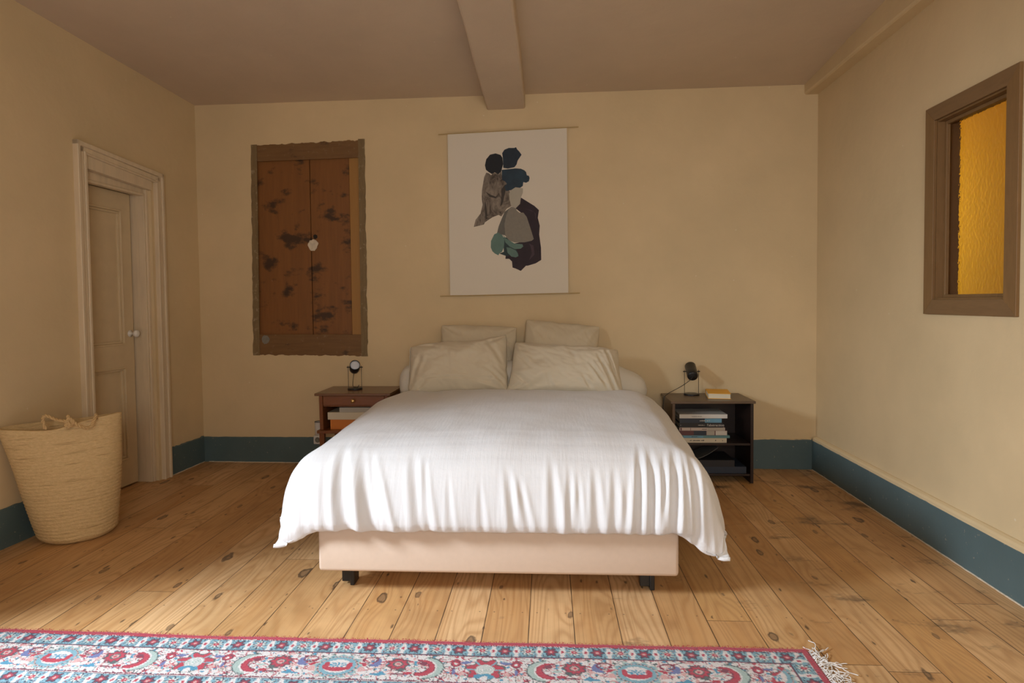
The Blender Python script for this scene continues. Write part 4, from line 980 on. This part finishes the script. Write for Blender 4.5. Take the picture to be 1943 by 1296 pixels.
def mainband(u, v):    # v 0..1 (0.14 m)
    P_ = 1.01; f = (u / P_ + .5) % 1.0 - .5; x = f * P_; ax = abs(x); sx = 1 if x > 0 else -1; y = v * .14; c = 'white'
    # vines
    for k, (am, fr, phs, cc) in enumerate(((.028, 9.3, .4, 'pink'), (.036, 6.2, 2.1, 'red'), (.022, 15.5, 1.0, 'pink'))):
        yv = .07 + am * math.sin(ax * fr * 2 + phs)
        if abs(y - yv) < .0030 and ax > .07: c = cc
    n1_ = nz(ax * 26, y * 34, 2); n2_ = nz(ax * 38, y * 44, 7); n3_ = nz(ax * 55, y * 60, 4)
    if abs(n1_) < .050 and ax > .05: c = 'red'
    if abs(n2_) < .040: c = 'dk' if n1_ > 0 else 'dred'
    if n3_ > .34: c = 'pink' if n1_ > 0 else 'sage'
    if n3_ < -.42: c = 'teal'
    # central palmette
    r1 = ell(x, y, 0, .072, .072, .056)
    wv = 1 + .16 * math.cos(math.atan2(y - .072, x) * 12)
    if r1 < 1.25 * wv: c = 'sage' if r1 > 1.05 * wv else 'blue'
    if .78 < r1 < .92: c = 'dk' if int(math.atan2(y - .07, x) * 9) % 2 else 'pink'
    if r1 < .42: c = 'white'
    if ell(x, y, 0, .080, .045, .020) < 1 and y > .078: c = 'red'
    if ell(x, y, 0, .066, .040, .013) < 1: c = 'teal' if math.cos(math.atan2(y - .066, x * .6) * 8) > -.2 else 'white'
    if ell(ax, y, .040, .070, .010, .020) < 1: c = 'red'
    if ell(ax, y, .085, .085, .012, .012) < 1: c = 'pink'
    # blue birds
    if ell(ax, y, .133, .048, .013, .022) < 1 or ell(ax, y, .122, .064, .016, .006) < 1: c = 'pur'
    if ell(ax, y, .150, .112, .030, .006) < 1 or ell(ax, y, .158, .108, .010, .012) < 1: c = 'teal'
    if .8 < ell(ax, y, .105, .035, .022, .015) < 1.5: c = 'dred'
    # rosette
    an = math.atan2(y - .055, ax - .205); rr = math.hypot(ax - .205, (y - .055) * 1.15); pt = .034 + .004 * math.cos(an * 9)
    if rr < pt + .004: c = 'dk'
    if rr < pt: c = 'dred' if rr > pt - .005 else 'red'
    if rr < .018: c = 'dk' if rr > .013 else 'pink'
    if rr < .006: c = 'red'
    # crescent and leaf
    r2 = ell(ax, y, .285, .072, .050, .045); r3 = ell(ax, y, .268, .068, .046, .034)
    if r2 < 1.12 and r3 > .86 and ax > .270: c = 'dred'
    if r2 < .95 and r3 > 1.08 and ax > .275: c = 'red'
    if 1 < r2 < 1.25 and ax > .27: c = 'white'
    r4 = ell(ax, y, .300, .072, .062, .055)
    if r2 > 1.25 and r4 < 1.15 and ax > .30: c = 'sage' if r4 < 1 else 'dk'
    if ell(ax, y, .292, .048, .014, .010) < 1: c = 'dred'
    if ell(ax, y, .250, .103, .014, .008) < 1: c = 'red'
    if ell(ax, y, .215, .110, .028, .004) < 1: c = 'dred'
    # small rosette
    rr = math.hypot(ax - .402, y - .042)
    if rr < .018: c = 'dred' if rr > .013 else ('red' if rr > .006 else 'white')
    if ell(ax, y, .437, .034, .018, .007) < 1: c = 'pur'
    if ell(ax, y, .400, .085, .006, .014) < 1: c = 'pur'
    if ell(ax, y, .385, .110, .020, .009) < 1: c = 'brown' if int(ax * 330) % 2 else 'white'
    # star palmette at half period
    bx_ = .505 - ax; an = math.atan2(y - .072, bx_); rr = math.hypot(bx_, (y - .072) * 1.1)
    pet = .062 + .010 * math.cos(an * 7 + 1.5)
    if .030 < rr < pet and y < .115: c = 'red' if rr < pet - .006 else 'dk'
    if .030 < rr < pet and y < .115 and abs(math.sin(an * 3.5)) < .25: c = 'blue'
    if rr < .033: c = 'sage' if int(rr * 240) % 2 else 'white'
    if ell(bx_, y, 0, .108, .034, .014) < 1: c = 'teal'
    if ell(bx_, y, 0, .116, .012, .012) < 1: c = 'white'
    return c
def rugcol(x, y):
    dx = min(x - RX0, RX1 - x); dy = min(RY1 - y, y - RY0)
    if dx < dy * 1.0: v, u = dx, y + .03
    else: v, u = dy, x - .284
    v += .0016 * nz(u * 40, 3) + .0022 * nz(u * 230, v * 230, 5); u += .002 * nz(v * 90, u * 30, 5) + .0028 * nz(u * 210, v * 250, 15)
    if v < .030: return 'red' if nz(x * 160, y * 160) < .38 else 'dred'
    if v < .094: return guard(u, (v - .030) / .064)
    if v < .101: return 'navy' if v < .098 else 'dred'
    if v < .244: return mainband(u, (v - .101) / .143)
    if v < .250: return 'dred'
    if v < .314: return guard(u + .03, (v - .250) / .064)
    if v < .320: return 'navy'
    # field with large blossoms
    f = nz(x * 17, y * 17, 3)
    if f > .30: return 'red'
    if f < -.36: return 'teal'
    if abs(f) < .04: return 'sage'
    g_ = nz(x * 30, y * 30, 8)
    return 'pink' if g_ > .15 else ('blue' if g_ < -.38 else 'white')
xs = [RX0 + (RX1 - RX0) * i / 1020 for i in range(1021)]
ys = [RY1 - .0033 * i for i in range(118)]; yl = ys[-1]; ys += [yl + (RY0 - yl) * (i + 1) / 170 for i in range(170)]
bm = bmesh.new(); cl = bm.loops.layers.color.new('pile') if False else None
verts, cols, faces = [], [], []
nx_, ny_ = len(xs), len(ys)
for j, y in enumerate(ys):
    for i, x in enumerate(xs):
        ed = min(x - RX0, RX1 - x, RY1 - y, y - RY0)
        wob = .007 * nz(x * 2.2, 9) + .003 * nz(x * 9, 4)
        yy = y + wob * sm(.5, 0, RY1 - y) + (.0035 * nz(x * 130, 7) if j == 0 else 0)
        yy += (.018 * sm(-1.2, -2.3, x)) * sm(.6, 0, RY1 - y)
        xx = x + .004 * nz(y * 8, 3) * sm(.1, 0, RX1 - x)
        z = .0012 + .0095 * sm(0, .010, ed) + .0012 * nz(x * 190, y * 190) + .0015 * nz(x * 8, y * 8)
        verts.append((xx, yy, max(.0012, z))); c_ = PAL[rugcol(x, y)]; k = 1 + .16 * nz(x * 260, y * 260, 3)
        cols.append((c_[0] * k, c_[1] * k, c_[2] * k, 1))
for j in range(ny_ - 1):
    for i in range(nx_ - 1):
        a = j * nx_ + i; faces.append((a, a + nx_, a + nx_ + 1, a + 1))
me = bpy.data.meshes.new('pile'); me.from_pydata(verts, [], faces)
ca = me.color_attributes.new('pile_colour', 'FLOAT_COLOR', 'POINT'); ca.data.foreach_set('color', [q for c_ in cols for q in c_])
for p in me.polygons: p.use_smooth = True
t = NT('rug_pile'); at = t.n('ShaderNodeAttribute', attribute_name='pile_colour'); n1 = t.noise(t.coord(), 420, 2); n2 = t.noise(t.coord(), 60, 3)
M['rug'] = t.done(t.mix(t.math('MULTIPLY', n1, .25), at.outputs['Color'], (.5, .4, .4), 'MULTIPLY'), .95, t.bump(t.math('ADD', n1, n2), .7, .004), Sheen_Weight=.2)
me.materials.append(M['rug'])
rug = empty('rug', ((RX0 + RX1) / 2, (RY0 + RY1) / 2, 0), label='red, white and light blue patterned oriental rug with white fringe, before the bed', cat='rug')
ro = bpy.data.objects.new('pile', me); COL.objects.link(ro); ro.parent = rug; ro.location = -rug.location
random.seed(4)
bm = bmesh.new()
for sgn, xe in ((1, RX1), (-1, RX0)):
    y = RY1 - .012
    while y > RY0 + .01:
        ln = random.uniform(.05, .10); a = random.uniform(-.5, .5) ; p = Vector((xe - sgn * .004, y, .006)); pts = [p.copy()]
        hd = a; cu_ = random.uniform(-.6, .6)
        for k in range(9):
            hd += cu_ * .55 + random.uniform(-.35, .35); hd = max(-2.2, min(2.2, hd))
            p = p + Vector((sgn * math.cos(hd), math.sin(hd), 0)) * ln / 8; p.z = .004 + random.uniform(0, .011) * (1 - k / 12)
            pts.append(p.copy())
        tube(bm, spline(pts, 3), .0016, 5); y -= random.uniform(.0035, .0065)
bmesh.ops.recalc_face_normals(bm, faces=bm.faces); bmesh.ops.translate(bm, vec=-rug.location, verts=bm.verts)
link('fringe', bm, simple('white_cotton_fringe', (.74, .70, .66), .9, .1, 80, 0), rug, smooth=True, kind='stuff', label='tangled white cotton fringe')
# tufted red edge of the pile
bm = bmesh.new()
for i in range(2600):
    x = random.uniform(-2.35, RX1); wob = .007 * nz(x * 2.2, 9) + .003 * nz(x * 9, 4) + (.018 * sm(-1.2, -2.3, x))
    y = RY1 + wob - random.uniform(-.001, .022); h_ = random.uniform(.0012, .0028); a = random.uniform(0, 6.28); r_ = .0016
    b0 = Vector((x, y, .009)); tp_ = b0 + Vector((random.uniform(-.003, .003), random.uniform(-.001, .002), h_))
    vs = [bm.verts.new(b0 + Vector((r_ * math.cos(a + k * 2.094), r_ * math.sin(a + k * 2.094), 0))) for k in range(3)] + [bm.verts.new(tp_)]
    for k in range(3): bm.faces.new((vs[k], vs[(k + 1) % 3], vs[3]))
bmesh.ops.translate(bm, vec=-rug.location, verts=bm.verts)
link('edge_tufts', bm, simple('red_wool', (.40, .015, .043), .95, .25, 150, 0), rug, kind='stuff')
